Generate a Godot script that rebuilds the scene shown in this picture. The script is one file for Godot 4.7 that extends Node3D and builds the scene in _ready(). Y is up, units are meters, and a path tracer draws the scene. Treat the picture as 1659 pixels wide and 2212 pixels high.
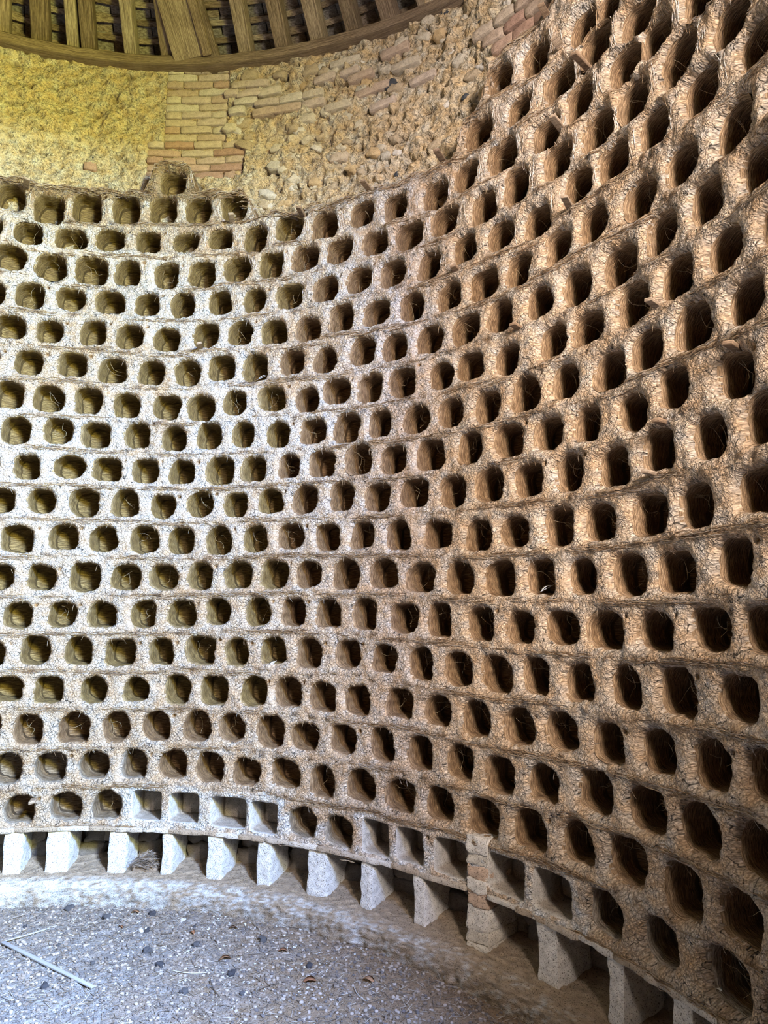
extends Node3D
# Interior of a round earthen pigeon house: a curved wall of clay nest holes, bare earth wall and timber roof above, whitewashed piers and a dusty floor below.

const R := 2.8            # inner radius of the nest wall
const EYE := 1.67         # eye level above the floor; heights below are given as parts of R from the eye
const BACK := 0.20        # thickness of the nest wall
const PITCH := 0.235      # metres between neighbouring nest holes
const CAM_BACK := 2.0684

var rng := RandomNumberGenerator.new()
var names := {}
var mats := {}
var nz := {}

# tier, height, angle of each hole in degrees, height offset in thousandths of R
var TIERS := [
	[0, 0.979, [48.7], [0]],
	[100, 0.972, [94.7, 99.5, 105.4, 108.7], [17, 7, -10, -14]],
	[1, 0.905, [28.7, 33.2, 37.8, 42.9, 47.7, 52.5, 57.4], [0, -15, -1, 2, 5, 4, 6]],
	[101, 0.901, [91.8, 97.3, 102.2, 107.0, 111.7], [7, -1, -1, 7, -12]],
	[2, 0.829, [31.1, 36.3, 41.1, 46.0, 51.1, 55.8, 60.6, 65.4, 70.4, 75.7, 80.5, 85.9, 90.2, 95.0, 100.7, 104.8, 110.1, 113.7, 118.5], [-5, -6, 1, 1, 1, 4, 0, 12, 3, 7, -3, -9, -1, 0, -11, 6, 1, 1, 1]],
	[3, 0.756, [29.3, 34.1, 39.0, 43.7, 48.7, 53.5, 58.3, 63.0, 67.8, 72.5, 77.7, 82.4, 87.4, 92.6, 96.8, 102.0, 106.8, 110.9, 115.8, 121.2], [6, -3, -3, -3, -7, -4, 1, 4, 9, 10, 4, -3, -2, -10, -2, 0, 5, 7, 6, -16]],
	[4, 0.680, [27.6, 31.8, 36.7, 41.7, 46.4, 51.1, 56.1, 60.9, 65.7, 70.8, 75.4, 80.2, 85.2, 90.0, 94.7, 99.4, 104.3, 108.6, 113.1, 117.9, 123.1], [-8, 0, 1, -1, -3, -4, -1, -1, 0, 2, 7, 3, -6, 0, -5, -13, 5, 7, 11, 7, -1]],
	[5, 0.601, [29.9, 34.6, 39.8, 44.4, 49.3, 54.4, 59.2, 63.8, 68.5, 73.1, 78.1, 82.9, 87.9, 92.5, 97.0, 101.9, 106.1, 111.2, 115.9, 120.7, 125.5], [0, 0, 3, -2, -7, 3, 3, 0, -4, 10, 3, -3, -4, -6, -7, 0, 6, -1, 4, 1, 0]],
	[6, 0.522, [32.4, 37.6, 42.6, 47.6, 52.3, 56.8, 61.4, 66.4, 71.0, 76.1, 80.6, 85.4, 90.2, 94.7, 99.5, 104.0, 108.7, 113.3, 118.0, 122.8], [1, 5, -3, -5, -5, 4, 0, 5, -1, 7, 0, -2, -2, -1, -4, -6, -5, 6, 6, 2]],
	[7, 0.443, [30.6, 35.2, 39.9, 44.7, 49.9, 54.3, 58.8, 63.8, 68.7, 72.7, 77.3, 81.8, 87.0, 90.7, 95.5, 101.0, 105.1, 110.1, 114.8, 119.4, 124.2], [3, 2, 4, -5, -8, -9, 1, 6, -5, 5, 2, 3, -3, 2, -7, -2, -3, 2, 7, 6, 0]],
	[8, 0.367, [31.7, 36.6, 41.2, 46.3, 51.0, 55.6, 60.2, 64.9, 69.7, 74.2, 78.7, 83.6, 88.3, 92.9, 97.7, 102.3, 107.5, 111.5, 116.1, 121.0], [1, 6, 2, 5, -2, 1, 2, -1, 0, 0, 0, -3, -3, -6, -1, -2, -10, 1, 6, 4]],
	[9, 0.291, [33.4, 38.3, 42.9, 47.6, 52.3, 57.3, 61.8, 66.6, 71.1, 76.0, 80.8, 85.7, 90.7, 95.5, 100.3, 104.8, 109.7, 114.1, 119.6, 124.4], [-2, 3, 0, -1, -2, -1, 2, 4, 5, 6, -1, -1, 0, 0, -4, -4, -6, 7, -5, 0]],
	[10, 0.217, [30.6, 35.4, 40.3, 45.4, 50.2, 54.9, 59.6, 64.3, 68.8, 73.8, 78.7, 83.6, 88.5, 93.2, 98.0, 102.6, 107.6, 112.4, 117.3, 121.9], [-5, -1, -1, 0, -5, -1, -3, 3, 4, 6, 0, 2, -3, 1, -1, -1, -5, 4, 1, 7]],
	[11, 0.137, [33.1, 38.2, 43.0, 48.1, 52.7, 57.6, 62.4, 67.1, 72.1, 76.7, 81.5, 86.5, 91.7, 96.2, 101.4, 105.9, 111.1, 115.7, 121.0], [-5, 2, 0, 0, 0, 1, 3, 8, 5, 6, 2, 0, -7, -5, -6, -5, -3, 0, 4]],
	[12, 0.057, [31.3, 36.1, 41.2, 46.0, 50.8, 55.4, 60.3, 65.1, 69.7, 74.7, 79.6, 84.6, 89.4, 94.5, 99.2, 104.0, 108.9, 113.7, 119.0], [-9, -7, -3, -1, 0, 2, 6, 8, 7, 8, 8, 0, -1, -4, -3, -4, -5, -4, 4]],
	[13, -0.021, [33.8, 38.8, 43.5, 48.5, 53.3, 58.0, 63.1, 67.9, 72.5, 77.3, 82.5, 87.0, 92.1, 96.8, 101.6, 106.3, 111.3, 116.4, 121.0], [-8, -6, -5, -3, 1, 6, 7, 8, 7, 8, 2, 1, -3, -6, -5, -6, -4, 2, 4]],
	[14, -0.101, [31.1, 36.1, 41.0, 46.0, 51.0, 56.0, 60.7, 65.4, 70.1, 75.2, 80.0, 84.7, 89.3, 94.0, 98.6, 103.4, 108.3, 113.2, 118.7], [-8, -2, -3, -5, -2, 5, 2, 9, 5, 9, 4, 1, -4, -7, -2, -4, -3, 0, 4]],
	[15, -0.181, [33.3, 38.0, 43.1, 48.3, 53.4, 58.0, 63.1, 67.5, 72.1, 76.6, 82.0, 86.8, 91.6, 96.5, 101.3, 106.3, 111.1, 116.1, 120.6], [-1, -3, -3, -1, 2, 3, 4, 6, 2, 1, 4, 0, -4, -6, -2, -3, -1, 0, 5]],
	[16, -0.259, [36.1, 41.2, 46.1, 51.0, 56.0, 60.5, 65.4, 69.9, 74.9, 79.9, 84.7, 89.5, 94.4, 99.4, 104.8, 110.0, 114.7, 119.3], [-5, -3, -1, 3, 6, 8, 5, 1, 3, 4, 0, -4, -10, -6, 1, -1, -1, -1]],
	[17, -0.338, [34.1, 38.8, 43.8, 48.6, 53.3, 58.0, 62.6, 67.5, 72.3, 77.2, 82.2, 87.2, 92.4, 97.7, 102.9, 107.8, 113.0, 117.9], [-5, -3, 0, 4, 6, 4, 2, 4, -1, 2, -3, -1, -5, -2, 2, 4, -4, -1]],
	[18, -0.419, [35.8, 41.0, 45.7, 70.0, 74.7, 105.7, 110.9, 116.5, 121.3], [-3, 0, 3, -1, -7, 3, 2, 4, 0]],
	[19, -0.419, [50.5, 55.1, 60.6, 65.1, 79.4, 83.7, 88.6, 95.2, 100.3], [4, 3, 1, -2, -3, -2, -3, -1, 0]],
]

var rest_v := PackedVector3Array()      # the holes beyond the edges of the view go into one mesh
var rest_uv := PackedVector2Array()
var rest_col := PackedColorArray()
var rest_idx := PackedInt32Array()
var holes := []   # one dictionary per nest hole

func _ready() -> void:
	rng.seed = 7
	# ---- camera, sky, light, exposure
	var cam := Camera3D.new()
	cam.name = "camera"
	cam.fov = 72.944
	cam.near = 0.02
	cam.position = Vector3(0, EYE, CAM_BACK)
	cam.rotation = Vector3(0.136845, -0.821043, 0.017848)
	add_child(cam)
	cam.current = true
	var env := Environment.new()
	env.background_mode = Environment.BG_SKY
	var sky := Sky.new()
	var sm := ProceduralSkyMaterial.new()
	sm.sky_top_color = Color(0.35, 0.5, 0.85)
	sm.sky_horizon_color = Color(0.75, 0.82, 0.9)
	sm.ground_bottom_color = Color(0.25, 0.3, 0.12)
	sm.ground_horizon_color = Color(0.4, 0.45, 0.25)
	sky.sky_material = sm
	env.sky = sky
	env.background_energy_multiplier = 1.0
	env.tonemap_mode = Environment.TONE_MAPPER_LINEAR
	env.tonemap_exposure = 1.32
	env.sdfgi_enabled = true
	env.ssao_enabled = true
	env.ssil_enabled = true
	var we := WorldEnvironment.new()
	we.name = "sky"
	we.environment = env
	add_child(we)
	# daylight that comes in through the high opening behind the camera: blue sky above, sunlit green trees lower down
	daylight("skylight", Vector3(1.15, 5.35, 4.25), Vector3(1.2, 2.0, -0.6), Vector2(1.4, 1.7), Color(0.54, 0.70, 1.0), 232.0)
	daylight("low_skylight", Vector3(1.15, 4.47, 4.25), Vector3(1.2, 4.2, -1.5), Vector2(1.4, 0.6), Color(0.58, 0.73, 1.0), 280.0)
	daylight("treelight", Vector3(1.0, 3.70, 4.4), Vector3(1.3, 3.4, -2.2), Vector2(0.9, 1.2), Color(0.95, 0.95, 0.53), 76.0)
	daylight("sidelight", Vector3(-0.45, 3.6, 4.2), Vector3(2.6, 2.3, 0.9), Vector2(1.2, 1.4), Color(1.0, 0.955, 0.93), 112.0)

	make_noises()
	make_materials()
	collect_holes()
	build_shell()
	build_nest_wall()
	build_upper_wall()
	build_roof()
	build_lower_wall()
	build_floor()
	build_pegs()
	build_loose()


func daylight(called: String, p: Vector3, target: Vector3, size: Vector2, c: Color, energy: float) -> void:
	var l := AreaLight3D.new()
	l.name = called
	l.area_size = size
	l.light_color = c
	l.light_energy = energy
	l.area_range = 30.0
	l.area_attenuation = 2.0
	l.shadow_enabled = true
	add_child(l)
	l.look_at_from_position(p, target, Vector3.UP)


# ------------------------------------------------------------------ small helpers
func at(deg: float, h: float, r: float) -> Vector3:      # h in metres from the eye
	var a := deg_to_rad(deg)
	return Vector3(r * sin(a), h + EYE, -r * cos(a))

func numbered(n: String) -> String:
	if not names.has(n):
		names[n] = 0
		return n
	names[n] += 1
	return "%s_%03d" % [n, names[n]]

func tag(o: Node, label: String, category := "", group := "", kind := "") -> void:
	if label != "": o.set_meta("label", label)
	if category != "": o.set_meta("category", category)
	if group != "": o.set_meta("group", group)
	if kind != "": o.set_meta("kind", kind)

func obj(called: String, mesh: Mesh, mat: Material, parent: Node = self) -> MeshInstance3D:
	var o := MeshInstance3D.new()
	o.name = numbered(called) if parent == self else called
	o.mesh = mesh
	o.material_override = mat
	parent.add_child(o, true)
	return o

func hold(called: String, label: String, category: String, kind := "", group := "") -> Node3D:
	var o := Node3D.new()
	o.name = numbered(called)
	add_child(o)
	tag(o, label, category, group, kind)
	return o

func smoothed(v: PackedVector3Array, idx: PackedInt32Array) -> PackedVector3Array:
	var n := PackedVector3Array()
	n.resize(v.size())
	var i := 0
	var m := idx.size()
	while i < m:
		var a := idx[i]
		var b := idx[i + 1]
		var c := idx[i + 2]
		var f := (v[c] - v[a]).cross(v[b] - v[a])
		n[a] += f
		n[b] += f
		n[c] += f
		i += 3
	for k in n.size():
		n[k] = n[k].normalized()
	return n

func mesh_of(v: PackedVector3Array, uv: PackedVector2Array, col: PackedColorArray, idx: PackedInt32Array, nrm := PackedVector3Array()) -> ArrayMesh:
	var arr := []
	arr.resize(Mesh.ARRAY_MAX)
	arr[Mesh.ARRAY_VERTEX] = v
	arr[Mesh.ARRAY_NORMAL] = nrm if nrm.size() else smoothed(v, idx)
	if uv.size(): arr[Mesh.ARRAY_TEX_UV] = uv
	if col.size(): arr[Mesh.ARRAY_COLOR] = col
	arr[Mesh.ARRAY_INDEX] = idx
	var m := ArrayMesh.new()
	m.add_surface_from_arrays(Mesh.PRIMITIVE_TRIANGLES, arr)
	return m

func grid_index(nx: int, ny: int) -> PackedInt32Array:    # nx columns to the right, ny rows upwards, seen from the front
	var idx := PackedInt32Array()
	idx.resize((nx - 1) * (ny - 1) * 6)
	var k := 0
	for j in ny - 1:
		for i in nx - 1:
			var a := j * nx + i
			idx[k] = a; idx[k + 1] = a + nx; idx[k + 2] = a + nx + 1
			idx[k + 3] = a; idx[k + 4] = a + nx + 1; idx[k + 5] = a + 1
			k += 6
	return idx

func noise(seed_: int, freq: float, octaves := 3) -> FastNoiseLite:
	var n := FastNoiseLite.new()
	n.noise_type = FastNoiseLite.TYPE_SIMPLEX_SMOOTH
	n.seed = seed_
	n.frequency = freq
	n.fractal_octaves = octaves
	n.fractal_type = FastNoiseLite.FRACTAL_FBM if octaves > 1 else FastNoiseLite.FRACTAL_NONE
	return n

func cells(seed_: int, freq: float, warp := 0.0) -> FastNoiseLite:
	var n := FastNoiseLite.new()
	n.noise_type = FastNoiseLite.TYPE_CELLULAR
	n.seed = seed_
	n.frequency = freq
	n.cellular_return_type = FastNoiseLite.RETURN_DISTANCE2_SUB
	n.cellular_jitter = 1.0
	n.fractal_type = FastNoiseLite.FRACTAL_NONE
	if warp > 0.0:
		n.domain_warp_enabled = true
		n.domain_warp_amplitude = warp
		n.domain_warp_frequency = freq * 1.2
		n.domain_warp_fractal_type = FastNoiseLite.DOMAIN_WARP_FRACTAL_NONE
	return n

func make_noises() -> void:
	nz.low = noise(11, 2.2, 3)
	nz.mid = noise(12, 14.0, 3)
	nz.fine = noise(13, 60.0, 2)
	nz.patch = noise(14, 5.0, 3)
	nz.patch2 = noise(15, 1.3, 2)
	nz.lump = cells(16, 34.0)
	nz.lump.cellular_return_type = FastNoiseLite.RETURN_DISTANCE
	nz.cob = cells(17, 17.0)
	nz.cob.cellular_return_type = FastNoiseLite.RETURN_DISTANCE
	nz.tube = noise(18, 9.0, 3)
	nz.wob = noise(19, 1.0, 1)


# ------------------------------------------------------------------ materials
func picture(n: FastNoiseLite, w: int, h := 0) -> PackedByteArray:
	var im: Image = n.get_seamless_image(w, h if h > 0 else w)
	im.convert(Image.FORMAT_L8)
	return im.get_data()

func streaks(seed_: int, w: int, across: float, along: float) -> PackedByteArray:   # strands that run along the picture's x
	var n := noise(seed_, 1.0, 3)
	n.frequency = across / w
	n.fractal_gain = 0.6
	var short := maxi(16, int(w * along / across))
	var im: Image = n.get_seamless_image(short, w)
	im.convert(Image.FORMAT_L8)
	im.resize(w, w, Image.INTERPOLATE_CUBIC)
	return im.get_data()

func grey_texture(b: PackedByteArray, w: int) -> ImageTexture:
	return ImageTexture.create_from_image(Image.create_from_data(w, w, false, Image.FORMAT_L8, b))

func rgb_texture(b: PackedByteArray, w: int) -> ImageTexture:
	return ImageTexture.create_from_image(Image.create_from_data(w, w, false, Image.FORMAT_RGB8, b))

func surface(albedo: Texture2D, height: Texture2D, relief: float, rough := 0.95, c := Color.WHITE, vertex := true) -> StandardMaterial3D:
	var m := StandardMaterial3D.new()
	m.albedo_color = c
	m.albedo_texture = albedo
	m.vertex_color_use_as_albedo = vertex
	m.roughness = rough
	m.metallic_specular = 0.25
	if height:
		m.heightmap_enabled = true
		m.heightmap_texture = height
		m.heightmap_scale = relief
	return m

func make_materials() -> void:
	# dried clay: nodules with finer crumbs on them, crazed by cracks that come and go
	var w := 1024
	var nod := cells(31, 52.0 / w, 17.0)
	var big := picture(nod, w)
	var small := picture(cells(32, 120.0 / w, 7.0), w)
	var crack := picture(cells(35, 30.0 / w, 30.0), w)
	var grain := picture(noise(33, 130.0 / w, 3), w)
	var tone := picture(noise(34, 12.0 / w, 3), w)
	var alb := PackedByteArray()
	alb.resize(w * w * 3)
	var hgt := PackedByteArray()
	hgt.resize(w * w)
	for k in w * w:
		var t := tone[k] / 255.0
		var g := grain[k] / 255.0
		var n1 := sqrt(clampf(big[k] / 255.0 * 2.2, 0.0, 1.0))
		var n2 := sqrt(clampf(small[k] / 255.0 * 2.0, 0.0, 1.0))
		var c1 := clampf(crack[k] / 255.0 / maxf(0.001, 0.13 * (t - 0.33)), 0.0, 1.0)      # only some cracks gape
		var hh := (0.34 * n1 + 0.22 * n2 + 0.22 * g + 0.22) * (0.35 + 0.65 * c1)
		hgt[k] = int(clampf(hh, 0.0, 1.0) * 255.0)
		var v := (0.32 + 0.68 * c1) * (0.72 + 0.28 * n1) * (0.80 + 0.20 * n2) * (0.66 + 0.50 * g)  # dark cracks: their dirt and some of their shade put into the colour
		var o := clampf(0.5 + 1.6 * (t - 0.5) + 0.5 * (g - 0.5), 0.0, 1.0)
		alb[k * 3] = int(clampf(v, 0.0, 1.0) * 255.0)
		alb[k * 3 + 1] = int(clampf(v * (0.93 + 0.07 * o), 0.0, 1.0) * 255.0)
		alb[k * 3 + 2] = int(clampf(v * (0.84 + 0.16 * o), 0.0, 1.0) * 255.0)
	mats.clay = surface(rgb_texture(alb, w), grey_texture(hgt, w), 1.1)
	# rammed earth: crumbly, no cells, a few dark pits and level lines
	var pits := picture(noise(36, 40.0 / w, 4), w)
	var lays := streaks(37, w, 24.0, 7.0)
	for k in w * w:
		var t := tone[k] / 255.0
		var g := grain[k] / 255.0
		var p := clampf((pits[k] / 255.0 - 0.27) / 0.10, 0.0, 1.0)
		var l := clampf((lays[k] / 255.0 - 0.30) / 0.12, 0.0, 1.0)
		var n1 := sqrt(clampf(big[k] / 255.0 * 2.2, 0.0, 1.0))
		hgt[k] = int(clampf(0.20 * p + 0.07 * l + 0.24 * g + 0.26 * n1 * (0.4 + t) + 0.15 * pits[k] / 255.0, 0.0, 1.0) * 255.0)
		var c1 := clampf(crack[k] / 255.0 / maxf(0.001, 0.12 * (t - 0.45)), 0.0, 1.0)
		hgt[k] = int(hgt[k] * (0.45 + 0.55 * c1))
		var v := (0.45 + 0.55 * c1) * (0.80 + 0.20 * p) * (0.93 + 0.07 * l) * (0.70 + 0.42 * g) * (0.86 + 0.14 * n1)
		var o := clampf(0.5 + 1.6 * (t - 0.5), 0.0, 1.0)
		alb[k * 3] = int(clampf(v, 0.0, 1.0) * 255.0)
		alb[k * 3 + 1] = int(clampf(v * (0.94 + 0.06 * o), 0.0, 1.0) * 255.0)
		alb[k * 3 + 2] = int(clampf(v * (0.84 + 0.16 * o), 0.0, 1.0) * 255.0)
	mats.earth = surface(rgb_texture(alb, w), grey_texture(hgt, w), 1.2)
	# straw and clay fibres inside the holes
	w = 512
	var st := streaks(41, w, 60.0, 5.0)
	var st2 := streaks(42, w, 150.0, 10.0)
	var gr := picture(noise(43, 50.0 / w, 3), w)
	alb.resize(w * w * 3)
	hgt.resize(w * w)
	for k in w * w:
		var s := 0.55 * st[k] / 255.0 + 0.45 * st2[k] / 255.0
		var sharp := clampf((s - 0.30) / 0.35, 0.0, 1.0)
		hgt[k] = int(sharp * 255.0)
		var v := (0.55 + 0.45 * sharp) * (0.8 + 0.25 * gr[k] / 255.0)
		alb[k * 3] = int(clampf(v, 0.0, 1.0) * 255.0)
		alb[k * 3 + 1] = int(clampf(v * (0.93 + 0.05 * sharp), 0.0, 1.0) * 255.0)
		alb[k * 3 + 2] = int(clampf(v * (0.86 + 0.08 * sharp), 0.0, 1.0) * 255.0)
	mats.fibre = surface(rgb_texture(alb, w), grey_texture(hgt, w), 0.35)
	# sawn and weathered timber: the same strands, longer
	mats.wood = surface(mats.fibre.albedo_texture, mats.fibre.heightmap_texture, 0.15, 0.85)
	mats.wood.uv1_scale = Vector3(0.35, 1.6, 1)
	mats.straw = surface(null, null, 0.0, 0.8)
	# plaster: whitewash with specks and rubbed spots
	var sp := picture(noise(51, 55.0 / w, 3), w)
	var bl := picture(noise(52, 9.0 / w, 4), w)
	var al2 := PackedByteArray()
	al2.resize(w * w * 3)
	var hg2 := PackedByteArray()
	hg2.resize(w * w)
	for k in w * w:
		var s := sp[k] / 255.0
		var b := bl[k] / 255.0
		var speck := clampf((s - 0.22) / 0.08, 0.0, 1.0)
		var v := (0.45 + 0.55 * speck) * (0.82 + 0.2 * b)
		al2[k * 3] = int(clampf(v, 0, 1) * 255.0)
		al2[k * 3 + 1] = int(clampf(v * (0.96 + 0.04 * speck), 0, 1) * 255.0)
		al2[k * 3 + 2] = int(clampf(v * (0.90 + 0.10 * speck), 0, 1) * 255.0)
		hg2[k] = int(clampf(0.5 * s + 0.5 * b, 0, 1) * 255.0)
	mats.plaster = surface(rgb_texture(al2, w), grey_texture(hg2, w), 0.5)
	mats.brick = surface(mats.plaster.albedo_texture, mats.plaster.heightmap_texture, 0.4)
	mats.dust = surface(mats.plaster.albedo_texture, mats.plaster.heightmap_texture, 0.8)
	mats.plain = surface(null, null, 0.0, 0.9)
	for m in ["brick"]:
		mats[m].uv1_triplanar = true
		mats[m].uv1_world_triplanar = true
		mats[m].uv1_scale = Vector3(3, 3, 3)

func tint(c: Color, m: Material) -> StandardMaterial3D:
	var d: StandardMaterial3D = m.duplicate()
	d.albedo_color = c
	return d


# ------------------------------------------------------------------ the nest holes
func collect_holes() -> void:
	for t in TIERS:
		for i in t[2].size():
			add_hole(t, i, t[2][i], (t[1] + t[3][i] * 0.001) * R, false)
	for t in TIERS:                                          # the tiers run on past both edges of the view
		if t[0] in [0, 19]: continue
		var last: int = t[2].size() - 1
		var deg: float = t[2][0] - 4.85
		while deg > DEG0 + 2.5 and t[0] < 100:
			add_hole(t, 0, deg, t[1] * R, true)
			deg -= 4.85
		deg = t[2][last] + 4.8
		while deg < DEG1 - 2.5 and t[0] != 1:
			add_hole(t, last, deg, t[1] * R, true)
			deg += 4.8

func add_hole(t: Array, i: int, deg: float, y: float, beyond: bool) -> void:
	var a := PITCH * 0.350 * rng.randf_range(0.90, 1.10)
	var b := PITCH * 0.338 * rng.randf_range(0.92, 1.10)
	var lip := rng.randf_range(0.020, 0.034)
	var nt := rng.randf_range(2.2, 2.9)
	var nb := rng.randf_range(2.8, 4.2)
	var tier: int = t[0] % 100
	if deg > 85.0: lip *= 1.0 + 0.4 * clampf((deg - 85.0) / 20.0, 0.0, 1.0)
	if tier <= 3:
		a *= 1.04
		nt = 3.0
		if t[0] == 1: b = rng.randf_range(0.090, 0.108)
		elif tier == 2 and deg < 60.0: b = rng.randf_range(0.064, 0.074)
		elif t[0] != 0: b *= rng.randf_range(0.95, 1.15)
	if t[0] == 19:                                           # open compartments between whitewashed dividers
		var gap := 4.6
		if i > 0 and t[2][i] - t[2][i - 1] < 6.0: gap = t[2][i] - t[2][i - 1]
		elif i + 1 < t[2].size(): gap = minf(t[2][i + 1] - t[2][i], 6.0)
		a = deg_to_rad(gap) * R * 0.5 - 0.022
		b = PITCH * 0.355
		lip = 0.008
		nt = 7.0
		nb = 9.0
	holes.append({"deg": deg, "s": deg_to_rad(deg) * R, "y": y, "a": a, "b": b, "lip": lip, "nt": nt, "nb": nb, "tier": tier, "open": t[0] == 19, "beyond": beyond,
		"smooth": rng.randf(), "seed": rng.randf_range(0.0, 500.0), "deep": rng.randf_range(0.165, 0.195), "pit": rng.randf() < (0.4 if deg < 75.0 else 0.12)})

func wobble(h: Dictionary, ux: float, uy: float) -> float:      # how far out the rim lies in the direction (ux, uy), a unit vector in the hole's own measure
	var n: float = h.nt if uy > 0.0 else h.nb
	var p := pow(pow(absf(ux), n) + pow(absf(uy), n), 1.0 / n)
	var k := 0.03 if h.open else 0.10
	return (1.0 + k * nz.wob.get_noise_3d(ux * 0.75, uy * 0.75, h.seed) + (0.0 if h.open else 0.045) * nz.wob.get_noise_3d(ux * 3.6, uy * 3.6, h.seed + 90.0)) / p

func top_edge(deg: float) -> float:                              # where the nest wall ends above, part of R
	var t := 0.0
	if deg < 58.5: t = 0.948
	elif deg < 60.5: t = lerpf(0.948, 0.886, (deg - 58.5) / 2.0)
	elif deg < 84.0: t = 0.876
	elif deg < 88.5: t = lerpf(0.876, 0.868, (deg - 84.0) / 4.5)
	elif deg < 90.0: t = lerpf(0.868, 0.945, (deg - 88.5) / 1.5)
	elif deg < 92.0: t = 0.945
	elif deg < 93.5: t = lerpf(0.945, 1.022, (deg - 92.0) / 1.5)
	elif deg < 102.0: t = lerpf(1.030, 1.040, (deg - 93.5) / 8.5)
	else: t = lerpf(1.04, 1.14, clampf((deg - 102.0) / 4.0, 0.0, 1.0))
	if absf(deg - 48.7) < 4.0: t = maxf(t, 0.948 + 0.075 * clampf((3.4 - absf(deg - 48.7)) / 1.0, 0.0, 1.0))
	return t + 0.006 * nz.mid.get_noise_1d(deg * 0.05) + 0.004 * sin(deg * 1.31)

const CELL := 0.0072
const DEG0 := 11.0
const DEG1 := 133.5
var gw := 0
var gh := 0
var gdeep := PackedFloat32Array()     # depth of the face behind R at every grid point
var gout := PackedFloat32Array()      # distance from the nearest rim, in metres along the face
var y_low := -0.463 * R

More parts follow.
